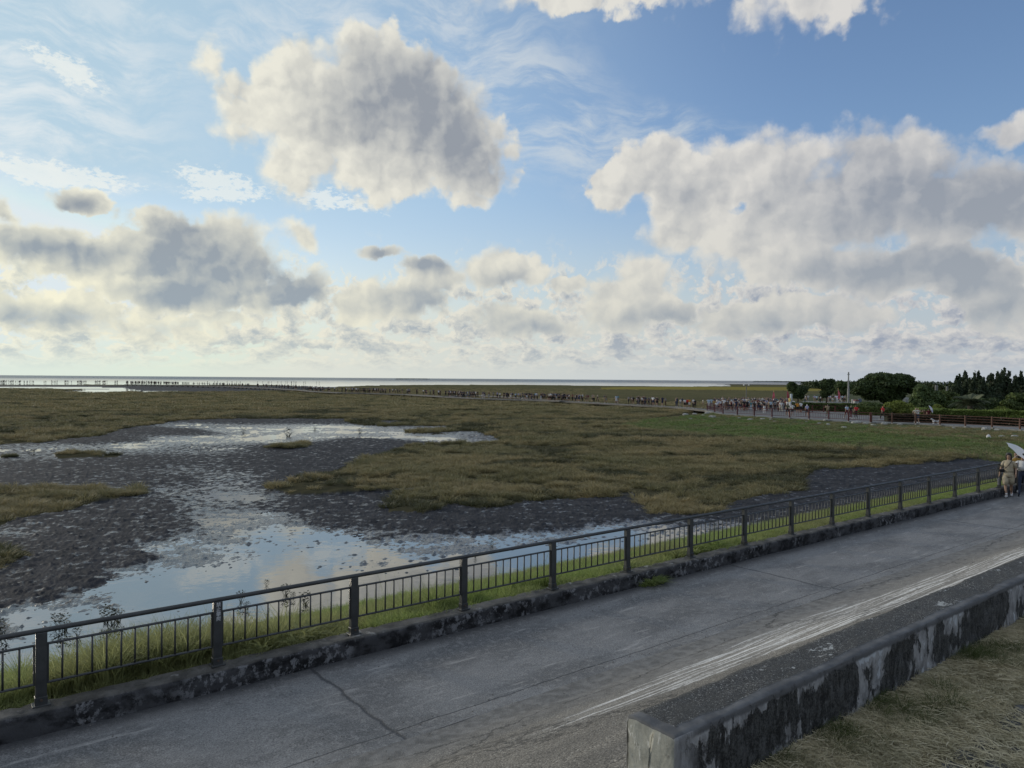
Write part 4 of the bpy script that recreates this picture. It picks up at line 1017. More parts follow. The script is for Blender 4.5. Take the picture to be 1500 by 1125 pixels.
def scatter_bank():
    protos = [proto('herb', [blades(60, .3, .32, .05, .9, 600+i, seg=2, dome=True)], M_BANK) for i in range(4)]
    protos += [proto('dry_herb', [blades(60, .3, .28, .04, .8, 620+i, seg=2, dome=True)], M_MARSH) for i in range(2)]
    P = []; Rr = []; Sc = []; K = []
    A = BV.reshape(NBK, len(xs), 3)
    while len(P) < 9000:
        i = rng.uniform(0, len(xs)-2); j = rng.uniform(1, NBK-1.6); a, b = int(i), int(j)
        p = A[b, a]*(1-(i-a))*(1-(j-b)) + A[b, a+1]*(i-a)*(1-(j-b)) + A[b+1, a]*(1-(i-a))*(j-b) + A[b+1, a+1]*(i-a)*(j-b)
        x = xs[a]; f = j/NBK
        dry = .10 + .35*(f > .72) + .3*float(perlin(x*.03, f*6, 77) > .15) + .65*sstep(x, 1230, 1330)*(f > .5) + .45*sstep(x, 1250, 1400)*(f < .18)
        top = (x > 1215) & (f > .80) & (rng.uniform() < .6)
        if top: continue
        P.append(p - np.array([0, 0, .03])); Rr.append(rng.uniform(0, 6.28)); sc = rng.uniform(.7, 1.5)*(1.1 if f < .6 else .75); Sc.append((sc, sc, sc*.9)); K.append(4+int(rng.integers(0, 2)) if rng.uniform() < dry else int(rng.integers(0, 4)))
    scatter('bank_plants', P, Rr, Sc, protos, K, 'low green herbs covering the bank')
scatter_bank()

from mathutils.bvhtree import BVHTree
BANK_T = BVHTree.FromPolygons([tuple(v) for v in BV], BFc.tolist())
def on_bank(px, py):
    h = BANK_T.ray_cast(CAM, ray(px, py)); return h[0] if h[0] is not None else ground(px, py, .4)
M_ROCK = m_speck('pale_rock', (0.20, 0.20, 0.19), (0.36, 0.355, 0.33), rough=.9, scale=3, fine=20, bd=.01)
def rock_mesh(seed):
    r = np.random.default_rng(seed); V = []; F = []; nu, nv = 10, 7
    for j in range(nv):
        ph = math.pi*j/(nv-1)
        for i in range(nu):
            th = 2*math.pi*i/nu; d = np.array([math.sin(ph)*math.cos(th), math.sin(ph)*math.sin(th), math.cos(ph)])
            k = 1 + .35*float(perlin(d[0]*1.6+seed, d[1]*1.6+d[2]*2.1, seed)); d = np.sign(d)*np.abs(d)**.8*k; V.append((d[0], d[1]*.8, max(d[2], -.4)*.6+.2))
    for j in range(nv-1):
        for i in range(nu): F.append((j*nu+i, j*nu+(i+1)%nu, (j+1)*nu+(i+1)%nu, (j+1)*nu+i))
    return mesh('rock', V, F, M_ROCK, link=False, smooth=False)
def rocks():
    km = [rock_mesh(i+3) for i in range(5)]
    L = [(1004,608,9,'rounded pale rock at the left end of the green bank'),(1018,607,7,'small pale rock second from the left end of the bank'),(1011,614,6,'low rock on the bank under the two leftmost ones'),
         (1036,606,8,'grey rock just below the corner post of the maroon fence'),(1043,612,11,'large flat slab below the corner of the maroon fence'),(1030,609,5,'small rock left of the large flat slab'),
         (1083,613,5,'small pale rock below the third maroon post'),(1099,615,8,'low wide rock on the bank below the lamp post'),(1117,614.5,8,'wide half buried rock right of the lamp post'),(1110,622,5,'lone small rock lower on the bank'),
         (1129,615,5,'pale rock between two wide half buried rocks'),(1135,617.5,5,'small rock right below a half buried one'),(1163,613.5,10,'flat white slab under the two people at the fence'),
         (1200,620.5,6,'small pale rock left of the round one'),(1211,617,11,'big rounded pale rock below the maroon fence'),(1213,622.5,6,'small rock beneath the big rounded one'),(1182,618,4,'tiny rock in grass below the man in the lilac shirt'),
         (1254,620.5,13,'biggest whitish boulder by the concrete edge'),(1236,627,9,'pale rock low on the bank before the biggest boulder'),(1268,621.5,9,'rock right beside the biggest boulder'),
         (1279,623.5,7,'low rock third right of the biggest boulder'),(1296,622,9,'pale rock midway to the couple at the fence'),(1318,622.5,7,'small whitish rock left of the couple at the fence'),
         (1345,625,4,'small pale stone below the couple at the fence'),(1397,627.5,5,'lone pale stone on the dry grass'),(1444,630,10,'long pale stone below the maroon fence at right'),
         (1461,630.5,7,'dim flat stone right of the long pale one'),(1467,640,7,'low grey stone above the umbrella'),(1486,640.5,9,'broad pale stone near the right edge'),(1455.5,647,5,'small white stone right below the white bag')]
    for i, (px, py, w, lb) in enumerate(L):
        p = on_bank(px, py); d = (p-CAM).length; o = bpy.data.objects.new('rock', km[i % 5]); COL.objects.link(o); k = w/FPX*d/2
        o.location = p - Vector((0, 0, .02)); o.scale = (k, k*.8, k*random.uniform(.65, 1.0)); o.rotation_euler = (0, 0, random.uniform(-.5, .5)); tag(o, lb, 'rock', 'pale rocks on the green bank')
    # a full white bag dumped on the bank
    p = on_bank(1448, 643); k = 5.0/FPX*(p-CAM).length/2; V = []; F = []
    for j in range(9):
        ph = math.pi*j/8
        for i in range(12):
            th = 2*math.pi*i/12; w = 1 + .16*math.sin(5*th+j) + .1*math.sin(3*th+2*j); V.append((math.sin(ph)**.7*math.cos(th)*w, math.sin(ph)**.7*math.sin(th)*w*.8, math.cos(ph)*1.05+1.0+(.25*(j == 0))))
    for j in range(8):
        for i in range(12): F.append((j*12+i, j*12+(i+1)%12, (j+1)*12+(i+1)%12, (j+1)*12+i))
    o = mesh('rubbish_bag', V, F, m_speck('white_plastic', (.45, .45, .46), (.62, .62, .62), rough=.4, scale=4), smooth=True, loc=p); o.scale = (k, k, k); tag(o, 'round white plastic bag lying on the green bank above the umbrella', 'bag')
rocks()

# ------------------------------------------------------------------ maroon fence of the plaza
M_MAROON = m_speck('maroon_paint', (0.050, 0.012, 0.015), (0.080, 0.018, 0.020), rough=.55, scale=2, fine=20)
M_BROWN = m_speck('brown_paint', (0.075, 0.038, 0.026), (0.11, 0.058, 0.040), rough=.6, scale=2, fine=20)
M_FOOT = m_speck('post_footing', (0.13, 0.13, 0.125), (0.20, 0.195, 0.185), rough=.9, scale=2, fine=20)
def plaza_fence(name, label, pxs, m_, bars, short=False):
    P = at_px(UP, pxs); z0 = PZ+.07; root = empty(name, (P[0].x, P[0].y, z0)); tag(root, label, 'fence')
    rel = [p - P[0] for p in P]
    for i, p in enumerate(rel):
        m = MB(); m.box((p.x, p.y, .57), (.145, .145, 1.14), bev=.02); m.build('post', m_, root)
        m = MB(); m.box((p.x+.06, p.y-.20, -.13), (.46, .42, .34), bev=.03); m.build('footing', M_FOOT, root)
    for z, nm in ((1.06, 'top_rail'), (.80, 'middle_rail'), (.24, 'bottom_rail')):
        m = MB(); m.tube([(p.x, p.y, z) for p in rel], .035 if z > 1 else .028, 6); m.build(nm, m_, root)
    if bars:
        for i in range(len(rel)-1):
            a, b = rel[i], rel[i+1]; L = (b-a).length; m = MB(); k = max(3, int(L/.24))
            for q in range(1, k): c = a.lerp(b, q/k); m.tube([(c.x, c.y, .24), (c.x, c.y, .80)], .016, 4)
            m.build('bar_panel', m_, root)
    else:
        m = MB(); m.tube([(p.x, p.y, .52) for p in rel], .026, 6); m.build('cross_rail', m_, root)
plaza_fence('promenade_fence', 'maroon post and rail fence along the crowded promenade', [1036,1047,1059,1080,1104.7,1130.8,1156.7,1185,1214,1243,1275], M_MAROON, True)
plaza_fence('plain_fence', 'brown rail fence in front of the hedge at right', [1276.5,1306.7,1341,1376.7,1414,1453,1494,1545,1600,1680], M_BROWN, False)
def rear_fence():
    P = [ground(x, y, PZ) for x, y in [(1040,600),(1090,601.5),(1140,602.5),(1190,603.5),(1240,604.2),(1290,605)]]
    root = empty('rear_fence', P[0]); tag(root, 'low dark maroon fence behind the strollers before the hedge', 'fence'); D = []
    for a, b in zip(P[:-1], P[1:]):
        n = 3
        for k in range(n): D.append(a.lerp(b, k/n)-P[0])
    D.append(P[-1]-P[0])
    for p in D: m = MB(); m.box((p.x, p.y, .5), (.12, .12, 1.0), bev=.02); m.build('post', M_MAROON, root)
    for z, nm in ((.95, 'top_rail'), (.45, 'bottom_rail')): m = MB(); m.tube([(p.x, p.y, z) for p in D], .03, 6); m.build(nm, M_MAROON, root)
rear_fence()

# ------------------------------------------------------------------ boardwalk out over the flat
M_DECK = m_speck('boardwalk_planks', (0.10, 0.095, 0.085), (0.16, 0.15, 0.135), rough=.85, scale=1, fine=12, bd=.01)
M_PILE = m_speck('dark_piles', (0.03, 0.028, 0.025), (0.06, 0.055, 0.05), rough=.9, scale=2)
BW_PX = [(1044,601),(1000,596.8),(950,594),(900,591.5),(833,588),(770,585.6),(700,583.4),(663,581.6),(600,577.8),(540,576),(500,575.2),(463,573.4),(440,571.2),(400,568.8),(340,566.4),(280,564.8),(230,563.6),(184,563.1)]
def bz(x): return float(np.interp(x, [184, 500, 1000, 1044], [.95, .72, .62, .69]))
BWP = [ground(x, y, bz(x)) for x, y in BW_PX]
def boardwalk(name, label, P, width, every):
    root = empty(name, (P[0].x, P[0].y, 0)); tag(root, label, 'boardwalk'); o = Vector((P[0].x, P[0].y, 0))
    V = []; F = []
    for i, p in enumerate(P):
        d = (P[min(i+1, len(P)-1)]-P[max(i-1, 0)]); d.z = 0; d.normalize(); n = Vector((-d.y, d.x, 0))*width/2; q = p-o
        V += [tuple(q+n), tuple(q-n), tuple(q-n-Vector((0,0,.22))), tuple(q+n-Vector((0,0,.22)))]
    for i in range(len(P)-1):
        for k in range(4): F.append((i*4+k, i*4+(k+1)%4, i*4+4+(k+1)%4, i*4+4+k))
    F += [(3,2,1,0), tuple(len(V)-4+k for k in range(4))]
    dk = mesh('deck', V, F, M_DECK, root)
    tot = sum((b-a).length for a, b in zip(P[:-1], P[1:])); n = min(98, int(tot/every)); S = resample(P, n)
    pile = None
    for s in S:
        q = s-o; z = q.z-.2
        if pile is None:
            m = MB(); m.tube([(-width*.4, 0, -.4), (-width*.4, 0, 1)], .13, 6); m.tube([(width*.4, 0, -.4), (width*.4, 0, 1)], .13, 6); m.box((0, 0, .92), (width*.98, .2, .2)); c = m.build('trestle', M_PILE, root); pile = c
        else: c = pile.copy(); COL.objects.link(c); c.parent = root
        c.location = (q.x, q.y, 0); c.scale = (1, 1, max(z, .1))
    return root
boardwalk('boardwalk', 'long low boardwalk full of visitors winding out to the sea', BWP, 2.6, 5.0)
boardwalk('side_boardwalk', 'short side loop of boardwalk behind the main one', [ground(x, y, .8) for x, y in [(655,580.6),(684,578.2),(722,580.2),(760,582.3),(800,585.4),(826,587.0)]], 2.2, 6)
def far_rail():
    P = resample([p for p, x in zip(BWP, BW_PX) if 270 < x[0] < 470], 24); root = empty('boardwalk_railing', P[0]); tag(root, 'thin dark railing along the far end of the boardwalk', 'railing')
    for p in P: q = p-P[0]; m = MB(); m.tube([(q.x, q.y+1.2, q.z), (q.x, q.y+1.2, q.z+1.15)], .06, 4); m.build('post', M_PILE, root)
    m = MB(); m.tube([(p.x-P[0].x, p.y-P[0].y+1.2, p.z-P[0].z+1.1) for p in P], .05, 4); m.build('top_rail', M_PILE, root)
far_rail()

# ------------------------------------------------------------------ lamps, poles, flags
M_POLE = m_speck('pole_concrete', (0.20, 0.20, 0.195), (0.30, 0.30, 0.29), rough=.8, scale=1)
M_POLED = m_speck('pole_paint', (0.10, 0.10, 0.095), (0.17, 0.165, 0.15), rough=.6, scale=2)
M_LAMPW = mat('lamp_white', color=(.55, .55, .53), rough=.4)
def px_h(p, n): return n/FPX*p.y
def street_bits():
    p = ground(1093, 594, PZ); h = px_h(p, 31); r = empty('park_lamp', p); tag(r, 'twin headed lamp post rising above the crowd', 'lamp post')
    m = MB(); m.tube([(0,0,0), (0,0,h)], [.10,.075], 8); m.build('pole', M_POLED, r); m = MB(); m.tube([(-.42,0,h-.1), (.42,0,h-.1)], .035, 6); m.build('arm', M_POLED, r)
    for s in (-1, 1): m = MB(); m.tube([(s*.46,0,h-.28), (s*.46,0,h-.20), (s*.46,0,h-.06), (s*.46,0,h)], [.06,.15,.13,.03], 8); m.build('lamp_head', M_LAMPW, r)
    p = ground(1242.5, 592, PZ); h = px_h(p, 47); r = empty('utility_pole', p); tag(r, 'tall pale concrete utility pole left of the spreading tree', 'pole')
    m = MB(); m.tube([(0,0,0), (0,0,h)], [.19,.12], 10); m.build('pole', M_POLE, r); m = MB(); m.box((0,0,h-.5), (.5,.10,.12)); m.box((.0,0,h-.2), (.3,.10,.12)); m.build('bracket', M_POLED, r)
    m = MB(); m.tube([(0,0,1.4), (0,0,3.2)], .22, 10); m.build('base_band', M_POLE, r)
    # feather banners
    M_RED = m_speck('banner_red', (0.42, 0.07, 0.09), (0.58, 0.14, 0.16), rough=.7, scale=1); M_YEL = mat('banner_yellow', color=(.55, .42, .12), rough=.7)
    for px, py, n, lb, lean in [(1130.5,594,23,'red feather banner with yellow tip among the crowd',.10), (1152.3,593,23,'red feather banner beside the left small tree',.02), (1227.6,592,24,'bright red feather banner left of the utility pole',-.03)]:
        p = ground(px, py, PZ); h = px_h(p, n); r = empty('feather_banner', p); tag(r, lb, 'banner', 'red feather banners')
        m = MB(); pts = [(lean*h*(k/8)**2, 0, h*k/8) for k in range(9)]; m.tube(pts, .022, 5); m.build('pole', M_POLED, r)
        V = []; F = []
        for k in range(11):
            f = .32 + .68*k/10; x = lean*h*f*f; w = .44*math.sin(math.pi*min(1, (1.02-f)*1.9)/2)+.02; z = h*f; yy = .05*math.sin(k*1.1)
            V += [(x, yy*.3, z), (x+w, yy, z-.05), (x+w, yy+.012, z-.05), (x, yy*.3+.012, z)]
        for k in range(10):
            for q in range(4): F.append((k*4+q, k*4+(q+1)%4, k*4+4+(q+1)%4, k*4+4+q))
        mesh('cloth', V, F, [M_RED, M_YEL], r, fm=[1 if i//4 >= 8 else 0 for i in range(40)])
    p = ground(1158.8, 597, PZ); h = px_h(p, 20); m = MB(); m.box((0,0,h/2), (.32,.3,h), bev=.03); o = m.build('marker_post', mat('marker_white', color=(.42,.46,.48), rough=.6)); o.location = p; tag(o, 'pale white marker post under the left small tree', 'post')
    p = ground(1156.8, 606, PZ); h = px_h(p, 23); r = empty('gate_post', p); tag(r, 'white post with yellow top standing behind the maroon fence', 'post')
    m = MB(); m.box((0,0,h*.38), (.22,.2,h*.76), bev=.02); m.build('shaft', M_LAMPW, r); m = MB(); m.box((0,0,h*.88), (.26,.24,h*.23), bev=.02); m.build('cap', M_YEL, r)
street_bits()

# ------------------------------------------------------------------ trees and shrubs
def foliage_mat(name, c1, c2, c3, trans=.25):
    def f(t, b):
        tn = attr(t, 'tone'); c = t.mix(t.ramp(tn, 0, .6, smooth=False), c1, c2); c = t.mix(t.ramp(tn, .75, 1, smooth=False), c, c3)
        t.put(B(b, 'Base Color'), c); b.inputs['Roughness'].default_value = .6; b.inputs['Specular IOR Level'].default_value = .3
        tr = t.node('ShaderNodeBsdfTranslucent'); t.put(tr.inputs[0], c); mx = t.node('ShaderNodeMixShader'); mx.inputs[0].default_value = trans
        out = [n_ for n_ in t.n if n_.type == 'OUTPUT_MATERIAL'][0]; t.l.new(b.outputs[0], mx.inputs[1]); t.l.new(tr.outputs[0], mx.inputs[2]); t.l.new(mx.outputs[0], out.inputs[0])
    return mat(name, f)
M_LDARK = foliage_mat('leaves_dark', (0.026, 0.044, 0.015), (0.054, 0.080, 0.026), (0.10, 0.14, 0.045))
M_LMID = foliage_mat('leaves_mid', (0.045, 0.072, 0.024), (0.080, 0.115, 0.038), (0.14, 0.18, 0.06))
M_LYEL = foliage_mat('leaves_yellow_green', (0.10, 0.13, 0.028), (0.19, 0.22, 0.045), (0.30, 0.32, 0.09), .4)
M_LCAS = foliage_mat('casuarina_needles', (0.022, 0.038, 0.020), (0.046, 0.066, 0.034), (0.080, 0.10, 0.052), .3)
M_LHEDGE = foliage_mat('hedge_leaves', (0.040, 0.062, 0.018), (0.080, 0.110, 0.032), (0.16, 0.19, 0.055), .3)
M_BARK = m_speck('bark', (0.035, 0.028, 0.022), (0.075, 0.062, 0.048), rough=.95, scale=4, fine=30, bd=.02)
def leaf_cloud(lobes, n, size, seed, flat=.0, shell=.55, up=0.0):
    """leaf-sized faces spread through ellipsoid lobes: (x, y, z, rx, ry, rz)"""
    r = np.random.default_rng(seed); lob = np.array(lobes, float); vol = (lob[:,3]*lob[:,4]*lob[:,5])**.72; pk = r.choice(len(lob), n, p=vol/vol.sum())
    d = r.normal(size=(n, 3)); d /= np.linalg.norm(d, axis=1)[:,None]; rad_ = (shell + (1-shell)*r.uniform(size=n))**.6
    rad_ *= 1 + .22*fbm(d[:,0]*2.2+pk*3.1, d[:,1]*2.2+d[:,2]*2.7, 3, seed)
    c = lob[pk,:3] + d*rad_[:,None]*lob[pk,3:6]
    # gaps: drop clusters by noise
    keep = fbm(c[:,0]*1.1+c[:,2]*.7, c[:,1]*1.1-c[:,2]*.9, 3, seed+5) > -.30; c = c[keep]; d = d[keep]; n = len(c)
    a = r.normal(size=(n, 3)); a[:,2] *= (1-flat); a[:,2] += up; a /= np.linalg.norm(a, axis=1)[:,None]; b = np.cross(a, d + r.normal(size=(n, 3))*.5); b /= np.linalg.norm(b, axis=1)[:,None]+1e-9
    s = size*r.uniform(.5, 1.3, n)[:,None]; V = np.stack([c-a*s, c+b*s*.55, c+a*s, c-b*s*.55], 1).reshape(-1, 3)
    F = np.arange(n*4).reshape(n, 4); tone = np.repeat(np.clip(.45+.5*fbm(c[:,0]*.9, c[:,2]*.9+c[:,1]*.5, 3, seed+9)*1.6 + r.normal(size=n)*.18, 0, 1), 4)
    return V, F, tone
def tree(name, label, px, py, lobes, n, size, m_, trunk, seed, cat='tree', z=PZ, group=None, up=0, flat=0, shell=.55, parts=('trunk', 'crown')):
    p = ground(px, py, z) if not isinstance(px, Vector) else px; r = empty(name, p); tag(r, label, cat, group)
    V, F, tn = leaf_cloud(lobes, n, size, seed, flat, shell, up); mesh(parts[1], V, F, m_, r, attrs=dict(tone=tn))
    if trunk:
        m = MB(); h, w = trunk; lob = sorted(lobes, key=lambda q: -q[3]*q[4])[:7]
        m.tube([(0,0,-.1), (.05*h, 0, h*.5), (0, .02*h, h)], [w, w*.75, w*.6], 8)
        for q in lob: m.tube([(0, .02*h, h*.9), (q[0]*.5, q[1]*.5, h*.9+(q[2]-h*.9)*.6), (q[0], q[1], q[2]+q[5]*.2)], [w*.5, w*.3, w*.1], 5)
        m.build(parts[0], M_BARK, r, smooth=True)
    return r
def lobes_from_px(base, L, zb=None):
    """lobes given by their centre and half sizes in photograph pixels, at the distance of base"""
    k = base.y/FPX; bx, by = to_px(np.array(base.x), np.array(base.y), base.z); out = []
    for (x, y, rx, ry) in L: out.append(((x-bx)*k, random.uniform(-.35, .35)*rx*k, (by-y)*k, rx*k, rx*k*.9, ry*k))
    return out
def T(name, label, px, py, L, n, size, m_, trunk, seed, **kw):
    b = ground(px, py, kw.get('z', PZ)); return tree(name, label, b, None, lobes_from_px(b, L), n, size, m_, trunk, seed, **kw)
T('small_tree', 'small dark tree with lopsided crown left of the utility pole, nearest the lamp post', 1168, 594, [(1161,567,8,7),(1172,572,10,7),(1179,569,6,4),(1166,578,8,6),(1158,563,4,4),(1172,580,6,5)], 5200, .20, M_LDARK, (2.2, .2), 31)
T('small_tree', 'small dark round tree between the two feather banners right', 1210, 594, [(1210,563,9,8),(1213,571,9,8),(1202,566,6,4),(1194,562,4,3),(1218,560,5,5),(1208,577,7,6)], 5200, .20, M_LDARK, (2.4, .2), 32)
T('park_tree', 'green tree behind the utility pole', 1236, 588, [(1230,565,8,7),(1240,566,9,7),(1236,573,12,8)], 3600, .26, M_LMID, (2.2, .22), 33)
T('banyan_tree', 'large spreading dome shaped tree in the park', 1296, 597, [(1290,553,22,7),(1315,555,22,8),(1275,562,18,9),(1300,562,30,12),(1330,563,14,9),(1262,569,13,9),(1288,573,24,13),(1310,575,16,14),(1335,570,11,7),(1278,578,16,9),(1342,573,8,5),(1256,574,9,5),(1303,584,16,8)], 22000, .26, M_LDARK, (3.0, .5), 34, flat=.3)
cas = [(1404,603,4.6,53),(1413,602,6.0,58),(1424,603,4.8,52),(1432,602,6.2,57),(1441,604,5.2,53),(1452,602,6.0,55),(1464,603,6.6,62),(1474,602,6.2,60),(1485,603,5.8,53),(1497,602,6.4,56),(1511,603,6.4,58),(1526,602,6.4,55)]
cw = ['leftmost of the row of dark feathery trees','second tall feathery tree from the left of the row','third feathery tree, shorter, behind the palm','fourth feathery tree right behind the palm','fifth feathery tree from the left, in a dip of the row','sixth feathery tree, left of the tallest ones','tallest feathery tree of the row','second tallest feathery tree, beside the tallest','feathery tree right of the two tallest','feathery tree at the right edge of the picture','feathery tree cut by the right edge','feathery tree outside the right edge']
for i, (px, py, w, h) in enumerate(cas[:11]):
    b = ground(px, py, PZ); k = b.y/FPX; r_ = np.random.default_rng(700+i); L = []
    for j in range(26): f = (j/25)**.8; L.append((r_.normal()*w*1.05*(1-f*.6)*k, r_.normal()*w*.6*(1-f*.5)*k, (5+(h-8)*f*r_.uniform(.86, 1.0))*k, w*(1.25-.92*f)*k*r_.uniform(.5, 1.1), w*(1.1-.75*f)*k, h*.07*k*r_.uniform(.8, 2.6)))
    tree('casuarina_tree', cw[i], b, None, L, 7500, .22, M_LCAS, (h*k*.8, .16), 60+i, group='row of feathery dark trees', up=1.3, shell=.2)
def palm(px, py):
    b = ground(px, py, PZ); k = b.y/FPX; r = empty('date_palm', b); tag(r, 'stout date palm with arching fronds behind the trimmed hedge', 'palm'); H = 17*k
    m = MB(); m.tube([(0,0,-.1), (.02,0,H*.5), (0,0,H)], [.34,.30,.36], 10); m.build('trunk', M_BARK, r, smooth=True)
    rr = np.random.default_rng(8); m_ = foliage_mat('palm_leaflets', (0.045, 0.060, 0.034), (0.085, 0.10, 0.058), (0.14, 0.15, 0.085), .25)
    for q in range(34):
        a = 2*math.pi*q/34*2.4; el0 = R(78-68*(q/34)); L = 24*k*rr.uniform(.85, 1.1); V = []; F = []; x, z = .15, H; e = el0; ca, sa = math.cos(a), math.sin(a); P = []
        for s in range(15): P.append((x, z, e)); x += math.cos(e)*L/14; z += math.sin(e)*L/14; e -= R(4.3+2.2*(q/34)); 
        for s, (x, z, e) in enumerate(P):
            if s+1 < len(P):
                x2, z2, _ = P[s+1]; n0 = len(V)
                for (xx, zz, o_) in ((x, z, -.02), (x, z, .02), (x2, z2, .02), (x2, z2, -.02)): V.append((xx*ca-o_*sa, xx*sa+o_*ca, zz))
                F.append((n0, n0+1, n0+2, n0+3))
            if s > 1:
                for sd in (-1, 1):
                    for sub in (0, .5):
                        ll = .52*math.sin(math.pi*(s+sub)/15)**.6+.12; n0 = len(V); fw = .28
                        xb = x+math.cos(e)*L/14*sub; zb = z+math.sin(e)*L/14*sub
                        for (dx, o_, dz) in ((0, 0, 0), (.07, .02*sd, .03), (fw+.03, sd*ll, -.16), (fw, sd*ll*.98, -.18)): X_ = xb+dx*math.cos(e); Z_ = zb+dx*math.sin(e)+dz; V.append((X_*ca-o_*sa, X_*sa+o_*ca, Z_))
                        F.append((n0, n0+1, n0+2, n0+3))
        mesh('frond', V, F, m_, r, attrs=dict(tone=rr.uniform(.1, .9)*np.ones(len(V))))
palm(1421, 611)
# bushes between plaza and trees
T('bush', 'rounded dark bush left of the yellow green shrub', 1275, 607, [(1270,597,12,8),(1283,598,11,8),(1262,600,8,6)], 4200, .17, M_LHEDGE, None, 81, cat='bush')
T('bush', 'bright yellow green shrub behind the person in red', 1315, 609, [(1304,597,10,8),(1317,595,13,8),(1330,598,11,7),(1299,602,7,5),(1322,602,14,6),(1338,601,6,4)], 7000, .15, M_LYEL, None, 82, cat='bush')
T('bush', 'tall dark bush right of the spreading tree', 1352, 606, [(1345,585,12,14),(1358,580,14,14),(1370,584,12,12),(1352,594,18,10),(1338,590,8,10),(1350,572,10,9)], 8500, .20, M_LMID, None, 83, cat='bush')
T('bush', 'lighter bush under the grey pillars', 1392, 604, [(1386,580,10,8),(1396,584,10,9),(1382,592,14,8),(1398,594,10,7)], 5200, .17, foliage_mat('leaves_olive', (0.04,0.06,0.016), (0.075,0.10,0.025), (0.12,0.15,0.04)), None, 84, cat='bush')
T('bush', 'broad bush at the right edge under the feathery trees', 1488, 608, [(1490,583,13,8),(1500,588,14,12),(1476,592,12,8),(1512,584,12,10),(1488,597,18,7)], 7200, .17, M_LHEDGE, None, 85, cat='bush')
T('bush', 'small yellow bush poking above the trimmed hedge at right', 1466, 612, [(1464,600,9,5),(1472,602,8,5),(1459,604,5,4)], 2200, .12, M_LYEL, None, 86, cat='bush')
T('bush', 'yellow leafed bush at the left end of the trimmed hedge', 1373, 612, [(1372,598,7,6),(1380,602,7,5),(1366,602,6,5)], 2600, .12, M_LYEL, None, 87, cat='bush')
T('bush', 'low dark bush left of the date palm', 1404, 607, [(1400,593,12,7),(1410,596,10,7)], 3000, .17, M_LMID, None, 88, cat='bush')
T('bush', 'dark bush right of the date palm', 1444, 607, [(1440,592,12,9),(1455,592,12,9),(1448,598,14,6)], 4200, .18, M_LDARK, None, 89, cat='bush')
def hedge(label, pts, h, w, m_, n, seed, name='hedge'):
    P = [ground(x, y, PZ) for x, y in pts]; o = P[0]; r = np.random.default_rng(seed); S = resample(P, 400); V = []; C = []
    for _ in range(n):
        s = S[int(r.integers(0, 400))]-o; hh = h*(1+.10*float(perlin(s.x*.8, s.y*.8, seed)))
        u = r.uniform(-1, 1); v = r.uniform(0, 1)
        if r.uniform() < .5: v = 1-.06*r.uniform()
        else: u = -1+.08*r.uniform()
        C.append((s.x + r.normal()*.08, s.y + u*w/2, v*hh + r.normal()*.05))
    c = np.array(C); a = r.normal(size=(n,3)); a /= np.linalg.norm(a, axis=1)[:,None]; b = r.normal(size=(n,3)); b = np.cross(a, b); b /= np.linalg.norm(b, axis=1)[:,None]; s_ = .15*r.uniform(.6, 1.3, n)[:,None]
    VV = np.stack([c-a*s_, c+b*s_*.55, c+a*s_, c-b*s_*.55], 1).reshape(-1, 3); root = empty(name, o); tag(root, label, 'hedge')
    mesh('foliage', VV, np.arange(n*4).reshape(n, 4), m_, root, attrs=dict(tone=np.repeat(np.clip(.4+.5*fbm(c[:,0]*.7, c[:,1]*.7+c[:,2], 3, seed)+r.normal(size=n)*.2, 0, 1), 4)))
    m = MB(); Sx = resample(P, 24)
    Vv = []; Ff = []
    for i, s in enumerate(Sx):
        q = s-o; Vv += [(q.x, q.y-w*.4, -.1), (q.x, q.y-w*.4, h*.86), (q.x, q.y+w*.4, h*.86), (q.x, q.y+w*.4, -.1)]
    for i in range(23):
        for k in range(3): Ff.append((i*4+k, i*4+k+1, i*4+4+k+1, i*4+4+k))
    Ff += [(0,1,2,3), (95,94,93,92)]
    mesh('dark_core', Vv, Ff, mat('hedge_inside', color=(.016, .020, .010), rough=1), root)  # solid box coloured near black in place of the shade behind the leaves
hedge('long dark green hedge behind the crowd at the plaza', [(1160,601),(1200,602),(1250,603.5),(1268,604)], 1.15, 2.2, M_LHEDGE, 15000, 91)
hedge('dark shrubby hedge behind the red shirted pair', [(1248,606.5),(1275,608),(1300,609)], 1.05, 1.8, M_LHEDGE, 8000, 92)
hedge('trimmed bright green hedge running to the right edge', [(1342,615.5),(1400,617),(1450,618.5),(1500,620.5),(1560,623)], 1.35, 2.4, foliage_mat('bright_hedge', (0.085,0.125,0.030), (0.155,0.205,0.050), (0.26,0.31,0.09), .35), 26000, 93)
# dark tangle under the hedge line, next to the brown fence
hedge('low dark brown undergrowth behind the brown fence', [(1298,617.3),(1340,618.5),(1400,620.5),(1450,622.3),(1500,624.5),(1560,628)], .75, 1.2, foliage_mat('brown_undergrowth', (0.020,0.018,0.010), (0.036,0.030,0.016), (0.06,0.05,0.026), .15), 18000, 94, name='undergrowth')

